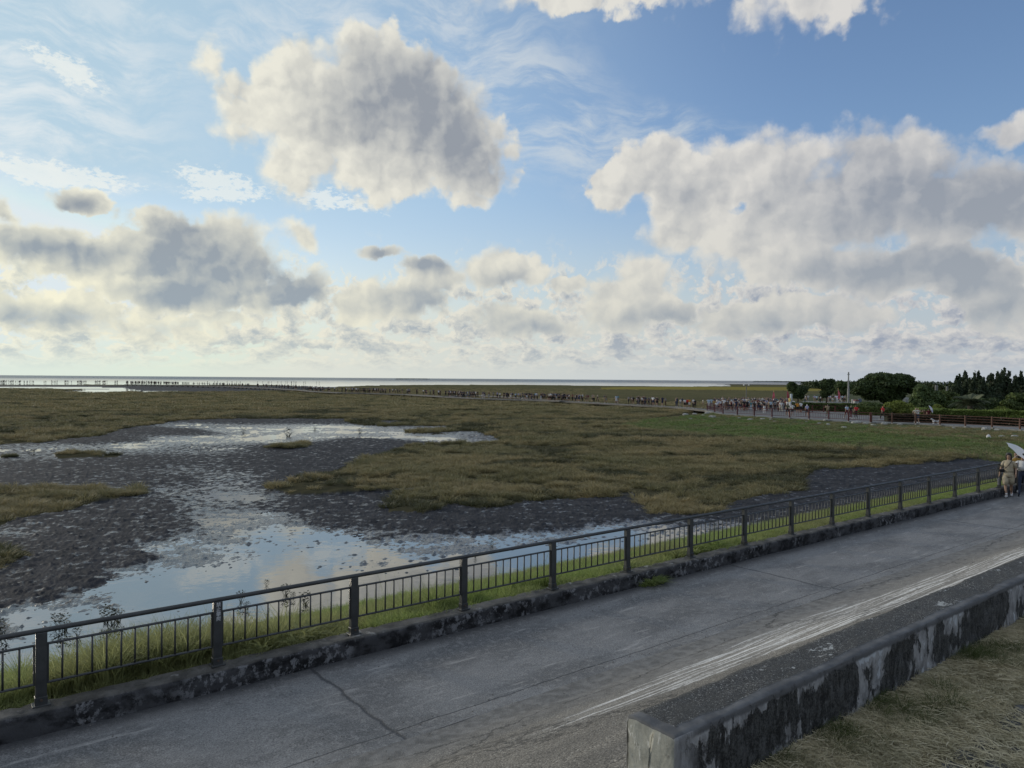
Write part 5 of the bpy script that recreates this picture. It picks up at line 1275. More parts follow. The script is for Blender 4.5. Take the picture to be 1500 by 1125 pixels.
# far woods and islets
def far_wood(name, label, pts, h, n, size, m_, seed, z=0.2, dep=20):
    r = np.random.default_rng(seed); P = [ground(x, y, z) for x, y in pts]; S = resample(P, 300); c = []
    for _ in range(n):
        i = int(r.integers(0, 300)); s = S[i]; hh = h*(.62+.38*float(perlin(i*.09, 2.0, seed))+.3*float(perlin(i*.35, 5.0, seed)))*min(1, i/16+.15, (300-i)/16+.1)
        c.append((s.x+r.normal()*size, s.y+r.uniform(0, dep), z+max(hh, .2)*r.uniform(0, 1)**.6))
    c = np.array(c); a = r.normal(size=(n,3)); a /= np.linalg.norm(a, axis=1)[:,None]; b = np.cross(a, r.normal(size=(n,3))); b /= np.linalg.norm(b, axis=1)[:,None]; q = size*r.uniform(.6, 1.3, n)[:,None]
    o = mesh(name, np.stack([c-a*q, c+b*q*.7, c+a*q, c-b*q*.7], 1).reshape(-1, 3), np.arange(n*4).reshape(n, 4), m_, attrs=dict(tone=np.repeat(np.clip(.5+r.normal(size=n)*.25, 0, 1), 4))); tag(o, label, kind='stuff')
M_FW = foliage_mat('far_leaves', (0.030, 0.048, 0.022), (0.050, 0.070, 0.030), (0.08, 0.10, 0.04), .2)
M_FW2 = foliage_mat('hazed_leaves', (0.045, 0.062, 0.055), (0.065, 0.082, 0.070), (0.09, 0.10, 0.085), .2)  # horizon haze put into the leaf colours
far_wood('distant_wood', 'low distant wood behind the park', [(1190,569),(1260,571),(1330,573),(1400,575),(1500,577),(1620,580)], 6.6, 26000, .7, M_FW, 111, dep=30)
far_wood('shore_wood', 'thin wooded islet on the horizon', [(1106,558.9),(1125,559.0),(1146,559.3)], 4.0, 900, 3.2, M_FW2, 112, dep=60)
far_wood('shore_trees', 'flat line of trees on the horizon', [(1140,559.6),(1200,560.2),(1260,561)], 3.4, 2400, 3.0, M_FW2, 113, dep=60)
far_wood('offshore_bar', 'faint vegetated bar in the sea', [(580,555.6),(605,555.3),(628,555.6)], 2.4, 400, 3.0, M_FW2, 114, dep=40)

# small buildings and pillars seen through the park
def park_bits():
    M_W = m_speck('painted_panel', (.34,.34,.34), (.48,.48,.47), rough=.6, scale=1); M_BL = mat('panel_blue', color=(.12,.15,.22), rough=.5); M_RD = mat('panel_red', color=(.20,.05,.05), rough=.6); M_GR = m_speck('grey_pillar', (.10,.105,.10), (.17,.172,.165), rough=.9, scale=1)
    def at(px, py): return ground(px, py, PZ)
    p = at(1248.5, 594); k = p.y/FPX; m = MB(); m.box((0,0,4.6*k), (1.6*k,.3,9.2*k), bev=.03); o = m.build('white_column', M_W); o.location = p; tag(o, 'narrow white column right of the utility pole base', 'column')
    p = at(1253.5, 594); r = empty('stall', p); tag(r, 'small white stall with red top under the big tree', 'stall'); m = MB(); m.box((0,0,3.4*k), (5*k,1.2,6.8*k), bev=.03); m.build('body', M_W, r); m = MB(); m.box((0,0,7.6*k), (5.4*k,1.5,1.4*k), bev=.05); m.build('roof', M_RD, r)
    p = at(1259.5, 594); r = empty('notice_board', p); tag(r, 'blue grey notice board beside the red topped stall', 'board'); m = MB(); m.box((0,0,6.2*k), (4.8*k,.15,7*k), bev=.02); m.build('panel', M_BL, r)
    for s in (-1, 1): m = MB(); m.box((s*2.0*k,0.15,1.6*k), (.12,.12,3.2*k)); m.build('leg', M_GR, r)
    for i, (a, h) in enumerate(((1371.5, 10), (1387, 9))):
        p = at(a, 584); kk = p.y/FPX; m = MB(); m.box((0,0,h*kk), (3.6*kk if i == 0 else 2.4*kk,.5,h*2*kk), bev=.04); o = m.build('stone_pillar', M_GR); o.location = p; tag(o, ['left grey pillar, wider, above the light bush', 'right grey pillar, thinner, above the light bush'][i], 'pillar', 'grey pillars in the park')
    # low rocky mound right of the banyan
    p = at(1331, 589); kk = p.y/FPX; V = []; F = []
    for j in range(8):
        for i in range(16):
            u, v = i/15*2-1, j/7; V.append((u*11*kk, v*2.5-1, (7*kk)*(1-v*v)*max(0, 1-u*u*.8)+.35*float(perlin(u*4, v*4, 3))))
    V = [(x, -y+1, z) for x, y, z in V]
    for j in range(7):
        for i in range(15): F.append((j*16+i, j*16+i+1, (j+1)*16+i+1, (j+1)*16+i))
    o = mesh('rockery', V, F, M_GR, smooth=True); o.location = p; tag(o, 'grey rocky mound right of the spreading tree', 'rockery')
park_bits()

# ------------------------------------------------------------------ people
SKIN = mat('skin', color=(.27, .165, .115), rough=.55); HAIR = mat('black_hair', color=(.012, .010, .009), rough=.5)
CL = {}
CC = dict(white=(.58,.58,.58), cream=(.48,.44,.36), grey=(.20,.20,.21), black=(.018,.018,.02), navy=(.022,.028,.06), blue=(.10,.17,.30), pale_blue=(.34,.43,.52), red=(.45,.035,.04), maroon=(.10,.018,.025),
          orange=(.50,.22,.03), mustard=(.28,.18,.05), lilac=(.34,.34,.50), khaki=(.26,.21,.14), beige=(.36,.30,.21), green=(.08,.16,.09), denim=(.035,.045,.075), olive=(.10,.10,.06), pink=(.34,.20,.22), teal=(.07,.20,.22), brown=(.10,.06,.04))
def cloth(n):
    if n not in CL:
        c = CC[n]; CL[n] = m_speck('cloth_'+n, tuple(v*.85 for v in c), c, rough=.85, scale=14, fine=60, bd=.002, spec=.2)
    return CL[n]
def body_mesh(name, J, edges, rad, mats, classify, levels=1, root='pelvis'):
    """one continuous surface grown over a skeleton; classify(point, nearest bone) gives the material slot"""
    names = list(J); me = bpy.data.meshes.new('tmp'); me.from_pydata([J[n] for n in names], [(names.index(a), names.index(b)) for a, b in edges], [])
    o = bpy.data.objects.new('tmp', me); COL.objects.link(o); md = o.modifiers.new('s', 'SKIN'); md.use_smooth_shade = True
    for i, n in enumerate(names): r = rad[n]; me.skin_vertices[0].data[i].radius = r if isinstance(r, tuple) else (r, r); me.skin_vertices[0].data[i].use_root = (n == root)
    sb = o.modifiers.new('b', 'SUBSURF'); sb.levels = levels; sb.render_levels = levels
    bpy.context.view_layer.update(); out = bpy.data.meshes.new_from_object(o.evaluated_get(bpy.context.evaluated_depsgraph_get())); bpy.data.objects.remove(o); bpy.data.meshes.remove(me)
    out.name = name; out.materials.clear()
    for m_ in mats: out.materials.append(m_)
    E = [(a, b, Vector(J[a]), Vector(J[b])) for a, b in edges]
    for p in out.polygons:
        c = p.center; best = None; bd = 1e9
        for a, b, pa, pb in E:
            ab = pb-pa; f = max(0, min(1, (c-pa).dot(ab)/max(ab.length_squared, 1e-9))); d = (c-(pa+ab*f)).length
            if d < bd: bd = d; best = (a, b, f)
        p.material_index = classify(c, best); p.use_smooth = True
    return out
def skeleton(pose='stand', seed=0):
    r = random.Random(seed); J = dict(pelvis=(0,0,.96), waist=(0,0,1.10), chest=(0,-.005,1.30), neck0=(0,.01,1.44), neck=(0,.0,1.50), head=(0,-.012,1.58), crown=(0,-.005,1.69))
    for s, S in ((-1,'R'), (1,'L')):
        sw = {'walk': .26*s, 'walk2': -.22*s, 'stand': .0, 'photo': .02*s, 'sit': 0, 'hips': .04*s}[pose]
        J['hip'+S] = (s*.085, 0, .90); J['sho'+S] = (s*.165, 0, 1.395)
        if pose == 'sit': J['knee'+S] = (s*.12, -.42, .92); J['ank'+S] = (s*.12, -.40, .50); J['toe'+S] = (s*.12, -.52, .46)
        else:
            J['knee'+S] = (s*.095, -sw*.55-(.05 if sw < 0 else 0), .50); back = max(0, -sw)
            J['ank'+S] = (s*.10, -sw*1.0+(.06 if sw < 0 else 0), .085+back*.25); J['toe'+S] = (s*.115, -sw-.14+(.05 if sw < 0 else 0), .035+back*.06)
        if pose == 'photo': J['elb'+S] = (s*.24, -.18, 1.28); J['wri'+S] = (s*.08, -.34, 1.48); J['hand'+S] = (s*.05, -.38, 1.53)
        elif pose == 'hips' and s < 0: J['elb'+S] = (s*.34, .04, 1.18); J['wri'+S] = (s*.17, -.08, 1.04); J['hand'+S] = (s*.12, -.11, 1.00)
        elif pose == 'sit': J['elb'+S] = (s*.23, .02, 1.13); J['wri'+S] = (s*.16, -.2, 1.02); J['hand'+S] = (s*.13, -.28, 1.0)
        else: J['elb'+S] = (s*.215, .03+sw*.25, 1.12); J['wri'+S] = (s*.225, -.05+sw*.7, .90); J['hand'+S] = (s*.215, -.07+sw*.75, .82)
    return J
EDG = [('pelvis','waist'),('waist','chest'),('chest','neck0'),('neck0','neck'),('neck','head'),('head','crown')] + [e for S in 'RL' for e in (('pelvis','hip'+S),('hip'+S,'knee'+S),('knee'+S,'ank'+S),('ank'+S,'toe'+S),('chest','sho'+S),('sho'+S,'elb'+S),('elb'+S,'wri'+S),('wri'+S,'hand'+S))]
def radii(f=1.0, skirt=False):
    Rr_ = dict(pelvis=(.135*f,.105*f), waist=(.120*f,.092*f), chest=(.15*f,.105*f), neck0=(.085,.07), neck=(.05,.05), head=(.082,.098), crown=(.055,.065))
    for S in 'RL': Rr_.update({'hip'+S:.092*f, 'knee'+S:.062*f, 'ank'+S:.04, 'toe'+S:(.042,.026), 'sho'+S:.062*f, 'elb'+S:.043*f, 'wri'+S:.029, 'hand'+S:(.036,.022)})
    return Rr_
def classifier(sleeve=.55, hem=.45, hat=False):
    def f(c, b):
        a, e, k = b
        if a in ('neck', 'head') or e == 'crown':
            return 4 if (c.z > 1.655 or (c.y > .015 and c.z > 1.52)) else 0
        if a == 'neck0': return 0 if c.z > 1.47 else 1
        if a.startswith('sho'): return 1 if k < sleeve else 0
        if a.startswith('elb') or a.startswith('wri'): return 1 if sleeve > 1 else 0
        if a.startswith('hip'): return 2 if k < hem*2 else 0
        if a.startswith('knee'): return 2 if .5+k*.5 < hem else 0
        if a.startswith('ank'): return 3
        if a == 'pelvis' and not e.startswith('hip'): return 2 if c.z < 1.03 else 1
        if a == 'pelvis': return 2
        return 1
    return f
PROT = []
def person_kinds():
    k = 0
    for pose in ('stand', 'walk', 'walk2', 'photo', 'hips', 'stand'):
        for (sl, hm) in ((.55, 1.0), (.6, .45)):
            m_ = body_mesh('person', skeleton(pose), EDG, radii(random.uniform(.95, 1.12)), [SKIN, cloth('white'), cloth('black'), cloth('grey'), HAIR], classifier(sl, hm), 1)
            PROT.append((pose, m_))
    m_ = body_mesh('person', skeleton('sit'), EDG, radii(1.0), [SKIN, cloth('white'), cloth('black'), cloth('grey'), HAIR], classifier(.6, 1.0), 1); PROT.append(('sit', m_))
person_kinds()
def person(p, h, face, top, bottom, label, group, kind=None, hair=None, shoes='white'):
    """kind: index into PROT; h: body height in metres; face: heading in degrees (0 = towards the camera side, -y)"""
    if kind is None: kind = random.randrange(12)
    o = bpy.data.objects.new('person', PROT[kind][1]); COL.objects.link(o); k = h/1.755
    o.location = p; wd = random.uniform(1.08, 1.30); o.scale = (k*wd, k*wd, k); o.rotation_euler = (0, 0, R(face)); tag(o, label, 'person', group)
    for i, m_ in enumerate((SKIN, cloth(top), cloth(bottom), cloth(shoes), hair or HAIR)): o.material_slots[i].link = 'OBJECT'; o.material_slots[i].material = m_
    return o
WHT = mat('white_cap', color=(.6,.6,.58), rough=.7); STRAWH = mat('straw_hat', color=(.40,.32,.18), rough=.8)
W_, B_ = 'white', 'black'
G1 = 'visitors at the promenade fence'
# photograph column, row of the feet, height in m, heading, clothes, build
PL = [
 (1003,597.5,1.6,200,W_,B_,1,None,'person in white top near the start of the promenade'),
 (1006.5,597.5,1.6,10,'red',B_,3,None,'person in red top left of the one in orange'),
 (1009.5,597.5,1.65,190,'orange',W_,1,None,'person in orange top and pale skirt on the boardwalk end'),
 (1015.5,598,1.7,200,W_,B_,0,None,'person in white top right of the one in orange'),
 (1018,599,1.6,180,B_,B_,2,None,'dark clothed person leaning by the one in white at the boardwalk end'),
 (1029.5,598.2,1.65,90,'cream','khaki',4,None,'person in cream standing alone left of the fence corner'),
 (1038,598.5,1.75,180,'pale_blue',W_,6,None,'person in pale blue top at the corner of the maroon fence'),
 (1042,598.5,1.8,180,'pale_blue','grey',0,None,'taller person in pale blue beside the fence corner'),
 (1046.5,600,1.6,150,'mustard',B_,0,None,'person with tan top behind the broad one in white'),
 (1049.5,604.5,1.72,180,W_,'grey',12,None,'broad person in white shirt sitting on the fence rail'),
 (1055,600.5,1.65,30,W_,'maroon',2,None,'person in white with dark red trousers behind the rail'),
 (1060.5,600,1.85,180,W_,'grey',6,None,'tall person in bright white shirt facing the sea'),
 (1064,601,1.6,170,'brown','brown',0,None,'person in brown right of the tall one in white'),
 (1069.5,601,1.65,120,'cream',B_,4,None,'person in cream shirt with dark bag by the second post'),
 (1073,601,1.65,200,W_,'khaki',2,None,'person in white cape and khaki trousers'),
 (1078,602,1.7,180,'navy','navy',8,None,'broad person dressed in navy by the third post'),
 (1086.5,600.5,1.6,0,'olive',B_,6,None,'person in olive shirt left of the lamp post'),
 (1090,602,1.7,180,B_,'maroon',1,None,'person in black top left of the lamp post base'),
 (1094.5,602,1.7,150,B_,B_,9,None,'person all in black right of the lamp post base'),
 (1100,602,1.55,180,'teal','pale_blue',0,None,'person in teal top between two in dark clothes'),
 (1103.5,600.5,1.75,200,'maroon','maroon',4,None,'person in maroon top left of the broad red one'),
 (1105,603.5,1.6,160,B_,B_,2,None,'dark person at the fourth maroon post'),
 (1110.5,601,1.9,180,'maroon','maroon',0,None,'broad person in dark red, the largest one in red'),
 (1114.5,601,1.6,160,'maroon',B_,2,None,'shorter person in maroon right of the largest one in red'),
 (1119.5,605,1.75,20,B_,W_,8,None,'person in black top and white skirt by the fence'),
 (1122.5,602,1.65,120,'grey','grey',4,None,'person in grey behind the one in white skirt'),
 (1129,602,1.7,180,'pale_blue',B_,6,None,'person in pale shirt right below the left banner'),
 (1135.5,602,1.65,170,'grey',B_,0,None,'person in grey shirt and black skirt right of the left banner'),
 (1140,601.5,1.65,190,B_,B_,1,WHT,'person in black with pale cap in the crowd'),
 (1144,603.5,1.65,160,W_,'cream',2,None,'person in white with white trousers in mid crowd'),
 (1147,603,1.6,200,'grey','grey',8,None,'person in grey right of the one all in white'),
 (1149.5,600,1.6,180,B_,B_,0,None,'dark person under the middle banner'),
 (1153,602.5,1.7,90,W_,B_,6,None,'person in white leaning left of the yellow topped post'),
 (1153.7,609.2,1.72,180,'olive',B_,3,None,'man in grey olive shirt and shorts walking in front of the post'),
 (1160.5,609.5,1.72,180,W_,B_,9,None,'person in white shirt with dark print beside the man in olive'),
 (1162.3,600,1.7,180,W_,W_,4,None,'person in white shirt with head bent behind the post'),
 (1168.3,605.5,1.7,180,'orange',B_,7,None,'person in orange top walking with one in white'),
 (1173,605.5,1.75,180,W_,B_,1,None,'person in white shirt walking right of the one in orange'),
 (1182,610.3,1.68,170,'lilac',B_,3,WHT,'man in lilac shirt and white cap at the sixth maroon post'),
 (1212.5,611,1.72,200,'khaki','olive',6,None,'person in khaki raising both arms behind the fence'),
 (1240.3,612.2,1.72,180,'pale_blue','maroon',3,None,'person in light blue shirt beside two in red'),
 (1246.3,613,1.70,10,B_,'maroon',4,None,'person in black and maroon between the blue and the red shirts'),
 (1253.8,613,1.72,170,'red',B_,8,None,'broad person in red shirt and black shorts by the last maroon post'),
 (1293,614.8,1.72,190,'red',B_,2,mat('red_cap', color=(.45,.035,.04), rough=.8),'person in bright red walking alone before the yellow green shrub'),
 (1341.5,619.4,1.80,0,'cream',B_,8,None,'person in cream blouse and black trousers leaning on the brown fence'),
 (1344.5,619.4,1.74,15,W_,'denim',7,None,'taller one of the couple at the brown fence, white top'),
 (1354.5,618.5,1.60,180,'brown','brown',6,None,'dark clothed person beside the striped parasol'),
 (1360,618.8,1.66,180,'maroon',B_,0,None,'dark person holding a striped parasol')]
for (x, y, h, fc, a, b, k, hr, lb) in PL:
    person(ground(x, y, PZ+.005), h, fc+random.uniform(-15, 15), a, b, lb, G1, k if k < 12 else 12, hr)
# fill of the crowd between and behind
cols = [W_, W_, W_, 'pale_blue', 'grey', B_, B_, B_, 'navy', 'navy', 'cream', 'maroon', 'lilac', 'denim', 'teal', 'khaki', 'brown']
bots = [B_, B_, B_, 'denim', 'grey', 'khaki', 'brown', W_, 'navy', 'navy']
USED = {}
def crowd(n, x0, x1, y0, y1, z, where, group, hts=(1.45, 1.75), cset=cols, dark=0, heads=False):
    xs_ = sorted(random.uniform(x0, x1) for _ in range(n))
    for i, x in enumerate(xs_):
        yy = (y0(x) if callable(y0) else random.uniform(y0, y1)); zz = z(x) if callable(z) else z
        for _ in range(60):
            a = random.choice(cset) if random.random() > dark else random.choice([B_, 'navy', 'denim', 'brown']); b = random.choice(bots)
            if (a, b, where) not in USED: break
        USED[(a, b, where)] = 1; an, bn = a.replace('_', ' '), b.replace('_', ' ')
        if heads: lb = f'{["first","second","third","fourth","fifth","sixth"][i] if i < 6 else str(i+1)+"th"} head from the left {where}, {an} top'
        else: lb = f'person in {an} top and {bn} bottoms {where}'
        person(ground(x, yy, zz), random.uniform(*hts), random.uniform(0, 360), a, b, lb, group)
crowd(54, 1046, 1108, 595, 601.5, PZ+.005, 'in the left half of the promenade crowd', 'dense crowd on the promenade', hts=(1.55, 1.8), dark=.25)
crowd(52, 1108, 1162, 595, 602.5, PZ+.005, 'in the right half of the promenade crowd', 'dense crowd on the promenade', hts=(1.55, 1.8), dark=.25)
crowd(26, 1176, 1250, 588.5, 590.0, PZ+.005, 'behind the long hedge', 'people behind the long hedge', hts=(1.6, 1.8), cset=[W_, W_, W_, 'pale_blue', 'lilac', 'grey', B_, 'pale_blue'], heads=True)
bx = [p[0] for p in reversed(BW_PX)]; by = [p[1] for p in reversed(BW_PX)]
def by_(x): return float(np.interp(x, bx, by))
for (x0, x1, n, where) in [(985, 1000, 5, 'beside the boardwalk walker in orange'), (969, 976, 3, 'right of the seated boardwalk group'), (948, 962, 6, 'right in the seated boardwalk group'), (924, 946, 12, 'in the seated boardwalk group'),
                           (899, 909, 4, 'in the spaced group mid boardwalk'), (884, 889, 2, 'alone on the boardwalk, mid picture'), (868, 878, 3, 'in a small boardwalk group'), (838, 864, 11, 'in the middle boardwalk group'),
                           (800, 836, 17, 'in the densest boardwalk part'), (762, 800, 13, 'left of the densest boardwalk part'), (728, 760, 10, 'on the outer boardwalk bend'), (690, 722, 5, 'on the side loop')]:
    crowd(n, x0, x1, lambda x: by_(x)-random.uniform(.15, .9), None, lambda x: bz(x)+.01, where, 'visitors on the near half of the boardwalk', hts=(1.5, 1.8))
for (x0, x1, n, where) in [(655, 690, 11, 'where the boardwalk forks'), (588, 655, 8, 'left of the boardwalk fork')]:
    crowd(n, x0, x1, lambda x: by_(x)-random.uniform(.0, .5), None, lambda x: bz(x)+.01, where, 'visitors on the far half of the boardwalk', hts=(1.6, 1.85), dark=.5)
def distant_crowd():
    """the visitors too far away to count, as one mass"""
    V = []; F = []; FM = []; n0 = 0
    src = [(np.array([tuple(v.co) for v in m_.vertices]), [list(p.vertices) for p in m_.polygons], [p.material_index for p in m_.polygons]) for k_, m_ in PROT[:6]]
    P = []
    for i in range(48): x = random.uniform(500, 565); P.append((ground(x, by_(x)-random.uniform(0, .5), bz(x)+.01), 1.75))
    for i in range(36): x = random.gauss(462, 14); P.append((ground(x, by_(x)-random.uniform(0, .5), bz(x)+.01), 1.8))
    for i in range(64): x = random.uniform(262, 436); P.append((ground(x, by_(x)-random.uniform(0, .3), bz(x)+.01), 1.85))
    for i in range(88): x = random.uniform(184, 262); P.append((ground(x, by_(x)-random.uniform(0, .3), bz(x)+.01), 1.9))
    for i in range(95): x = random.choice([4, 14, 27, 48, 60, 78, 96, 112, 121, 140, 150, 168, 190, 214])+random.gauss(0, 4.5); P.append((ground(x, random.uniform(560.2, 561.9), .02), 1.95))
    for i in range(26): x = random.uniform(300, 470); P.append((ground(x, 560.4+.004*x*.4+random.uniform(0, .6), .02), 1.9))
    for i in range(110): x = random.choice([random.uniform(565, 660), random.uniform(655, 700), random.uniform(720, 870), random.uniform(795, 840), random.uniform(920, 965)]); P.append((ground(x, by_(x)-random.uniform(.1, .9), bz(x)+.01), random.uniform(1.5, 1.8)))
    for i in range(80): x = random.uniform(1050, 1160); P.append((ground(x, random.uniform(594.6, 597), PZ+.005), random.uniform(1.55, 1.85)))
    for p, h in P:
        v, f, fm = random.choice(src); a = random.uniform(0, 6.28); k = h/1.755; c, s_ = math.cos(a)*k, math.sin(a)*k
        w = np.stack([v[:,0]*c-v[:,1]*s_+p.x, v[:,0]*s_+v[:,1]*c+p.y, v[:,2]*k+p.z], 1); V.append(w); F += [[q+n0 for q in ff] for ff in f]; tp = random.choice([1, 1, 2, 2, 3, 5]); FM += [tp if q == 1 else q for q in fm]; n0 += len(v)
    o = mesh('distant_crowd', np.concatenate(V), F, [SKIN, cloth('navy'), cloth('black'), cloth('grey'), HAIR, cloth('white')], fm=FM); tag(o, 'mass of tiny visitors along the boardwalk and on the wet sand', kind='stuff')
distant_crowd()

# --- parasol and dog at the brown fence
def fence_bits():
    p = ground(1360.5, 618.8, PZ); k = p.y/FPX; r = empty('parasol', p + Vector((0,0,0))); tag(r, 'white and blue striped parasol held over the shoulder behind the brown fence', 'parasol')
    M_P = [cloth('white'), cloth('lilac')]; V = [(0,0,0)]; F = []; n = 12; rr = .52
    for j in (1, 2, 3):
        for i in range(n): a = 2*math.pi*i/n; q = rr*j/3; V.append((q*math.cos(a), q*math.sin(a), -.20*(j/3)**2))
    for i in range(n): F.append((0, 1+i, 1+(i+1)%n))
    for j in range(2):
        for i in range(n): a = 1+j*n; F.append((a+i, a+n+i, a+n+(i+1)%n, a+(i+1)%n))
    c = mesh('canopy', V, F, M_P, r, fm=[(i % 12) % 2 for i in range(len(F))]); c.location = (.35, -.1, 1.62); c.rotation_euler = (R(25), R(62), 0)
    md = c.modifiers.new('t', 'SOLIDIFY'); md.thickness = .006
    m = MB(); m.tube([(-.05, 0, 1.15), (.35, -.1, 1.62)], .012, 6); m.build('handle', M_POLED, r)
    # dog
    p = ground(1370.5, 621.3, PZ+.005)
    J = dict(pelvis=(.24,0,.36), belly=(.05,0,.34), chest=(-.20,0,.37), neck=(-.33,0,.47), head=(-.42,0,.56), muzzle=(-.54,0,.53), tail=(.40,0,.46), tail2=(.50,0,.60))
    rad = dict(pelvis=.085, belly=.09, chest=.115, neck=.07, head=.068, muzzle=.034, tail=.022, tail2=.014)
    E = [('pelvis','belly'),('belly','chest'),('chest','neck'),('neck','head'),('head','muzzle'),('pelvis','tail'),('tail','tail2')]
    for s, S in ((-1,'R'),(1,'L')):
        J['fe'+S] = (-.22,s*.07,.24); J['fk'+S] = (-.23,s*.07,.13); J['fp'+S] = (-.25,s*.07,.02); J['hk'+S] = (.18,s*.08,.24); J['hh'+S] = (.30,s*.08,.14); J['hp'+S] = (.26,s*.08,.02); J['ear'+S] = (-.40,s*.05,.64)
        rad.update({'fe'+S:.045,'fk'+S:.026,'fp'+S:.026,'hk'+S:.055,'hh'+S:.024,'hp'+S:.026,'ear'+S:.018})
        E += [('chest','fe'+S),('fe'+S,'fk'+S),('fk'+S,'fp'+S),('pelvis','hk'+S),('hk'+S,'hh'+S),('hh'+S,'hp'+S),('head','ear'+S)]
    me = body_mesh('dog', J, E, rad, [cloth('white'), cloth('grey')], lambda c, b: 1 if (-.12 < c.x < .2 and c.z > .33) or b[1].startswith('ear') else 0, 1)
    o = bpy.data.objects.new('dog', me); COL.objects.link(o); o.location = p; o.scale = (1.05,)*3; tag(o, 'white dog with grey back standing by the brown fence', 'dog')
fence_bits()

# --- the walkers at the right edge, close by
def hand_part(J, E, rad, S, w, d, s, curl=.5):
    """palm and five separate fingers continuing from the wrist; d: pointing direction, s: side of the thumb"""
    w = Vector(w); d = Vector(d).normalized(); side = Vector(s).normalized(); nrm = d.cross(side).normalized(); palm = w+d*.075
    J['palm'+S] = tuple(palm); rad['palm'+S] = (.030, .017); E.append(('wri'+S, 'palm'+S))
    for i, (o_, L) in enumerate(((-.026,.058),(-.009,.070),(.009,.074),(.026,.066))):
        a = palm+side*o_+d*.012; b_ = a+d*L*.5+nrm*curl*.010; c = b_+d*L*.42+nrm*curl*.030
        for nm, q, rr in (('a',a,.011),('b',b_,.009),('c',c,.007)): J[f'f{i}{nm}{S}'] = tuple(q); rad[f'f{i}{nm}{S}'] = rr
        E += [('palm'+S, f'f{i}a{S}'), (f'f{i}a{S}', f'f{i}b{S}'), (f'f{i}b{S}', f'f{i}c{S}')]
    a = w+d*.03+side*.030; b_ = a+d*.03+side*.018+nrm*.012
    for nm, q, rr in (('a',a,.012),('b',b_,.009)): J[f't{nm}{S}'] = tuple(q); rad[f't{nm}{S}'] = rr
    E += [('wri'+S, 'ta'+S), ('ta'+S, 'tb'+S)]
def face_bits(parent, hz, hy, lips=(.30,.10,.09)):
    me_ = mat('eye_dark', color=(.015,.012,.01), rough=.3); ml = mat('lips', color=lips, rough=.5)
    for s in (-1, 1):
        m = MB(); m.box((s*.030, hy-.088, hz+.012), (.026, .012, .010), bev=.003); m.box((s*.031, hy-.086, hz+.034), (.034, .012, .006), bev=.002); m.build('eye', me_, parent)
    m = MB(); m.box((0, hy-.086, hz-.048), (.038, .012, .010), bev=.003); m.build('mouth', ml, parent)
    m = MB(); m.tube([(0, hy-.080, hz+.018), (0, hy-.104, hz-.018), (0, hy-.090, hz-.026)], [.006,.013,.008], 6); m.build('nose', SKIN, parent, smooth=True)
def shell(name, rings, m_, parent, n=14, amp=.0, seed=1, cap=(False, False)):
    """garment or hair as a stack of elliptical rings: (cx, cy, cz, rx, ry)"""
    V = []; F = []; r = np.random.default_rng(seed)
    for j, (cx, cy, cz, rx, ry) in enumerate(rings):
        for i in range(n): a = 2*math.pi*i/n; k = 1+amp*math.sin(i*2.4+j*.7+seed)+amp*.5*r.normal(); V.append((cx+rx*k*math.cos(a), cy+ry*k*math.sin(a), cz))
    for j in range(len(rings)-1):
        for i in range(n): F.append((j*n+i, j*n+(i+1)%n, (j+1)*n+(i+1)%n, (j+1)*n+i))
    if cap[0]: F.append(tuple(range(n-1,-1,-1)))
    if cap[1]: F.append(tuple((len(rings)-1)*n+i for i in range(n)))
    o = mesh(name, V, F, m_, parent, smooth=True)
    md = o.modifiers.new('t', 'SOLIDIFY'); md.thickness = .008; md.offset = 1
    return o
def walker(px, py, z, h, face, label, J, mats, cls, f=1.0, extra=()):
    E = list(EDG); rad = radii(f)
    for (S, d, s) in extra:
        w = Vector(J['wri'+S]); J.pop('hand'+S, None); rad.pop('hand'+S, None); E = [e for e in E if 'hand'+S not in e]; hand_part(J, E, rad, S, w, d, s)
    me = body_mesh('person', J, E, rad, mats, cls, 2); o = bpy.data.objects.new('person', me); COL.objects.link(o)
    k = h/1.755; o.location = ground(px, py, z); o.scale = (k, k, k); o.rotation_euler = (0, 0, R(face)); tag(o, label, 'person'); return o
BEI = m_speck('beige_linen', (.30,.255,.185), (.40,.345,.255), rough=.9, scale=9, fine=50, bd=.003, spec=.15)
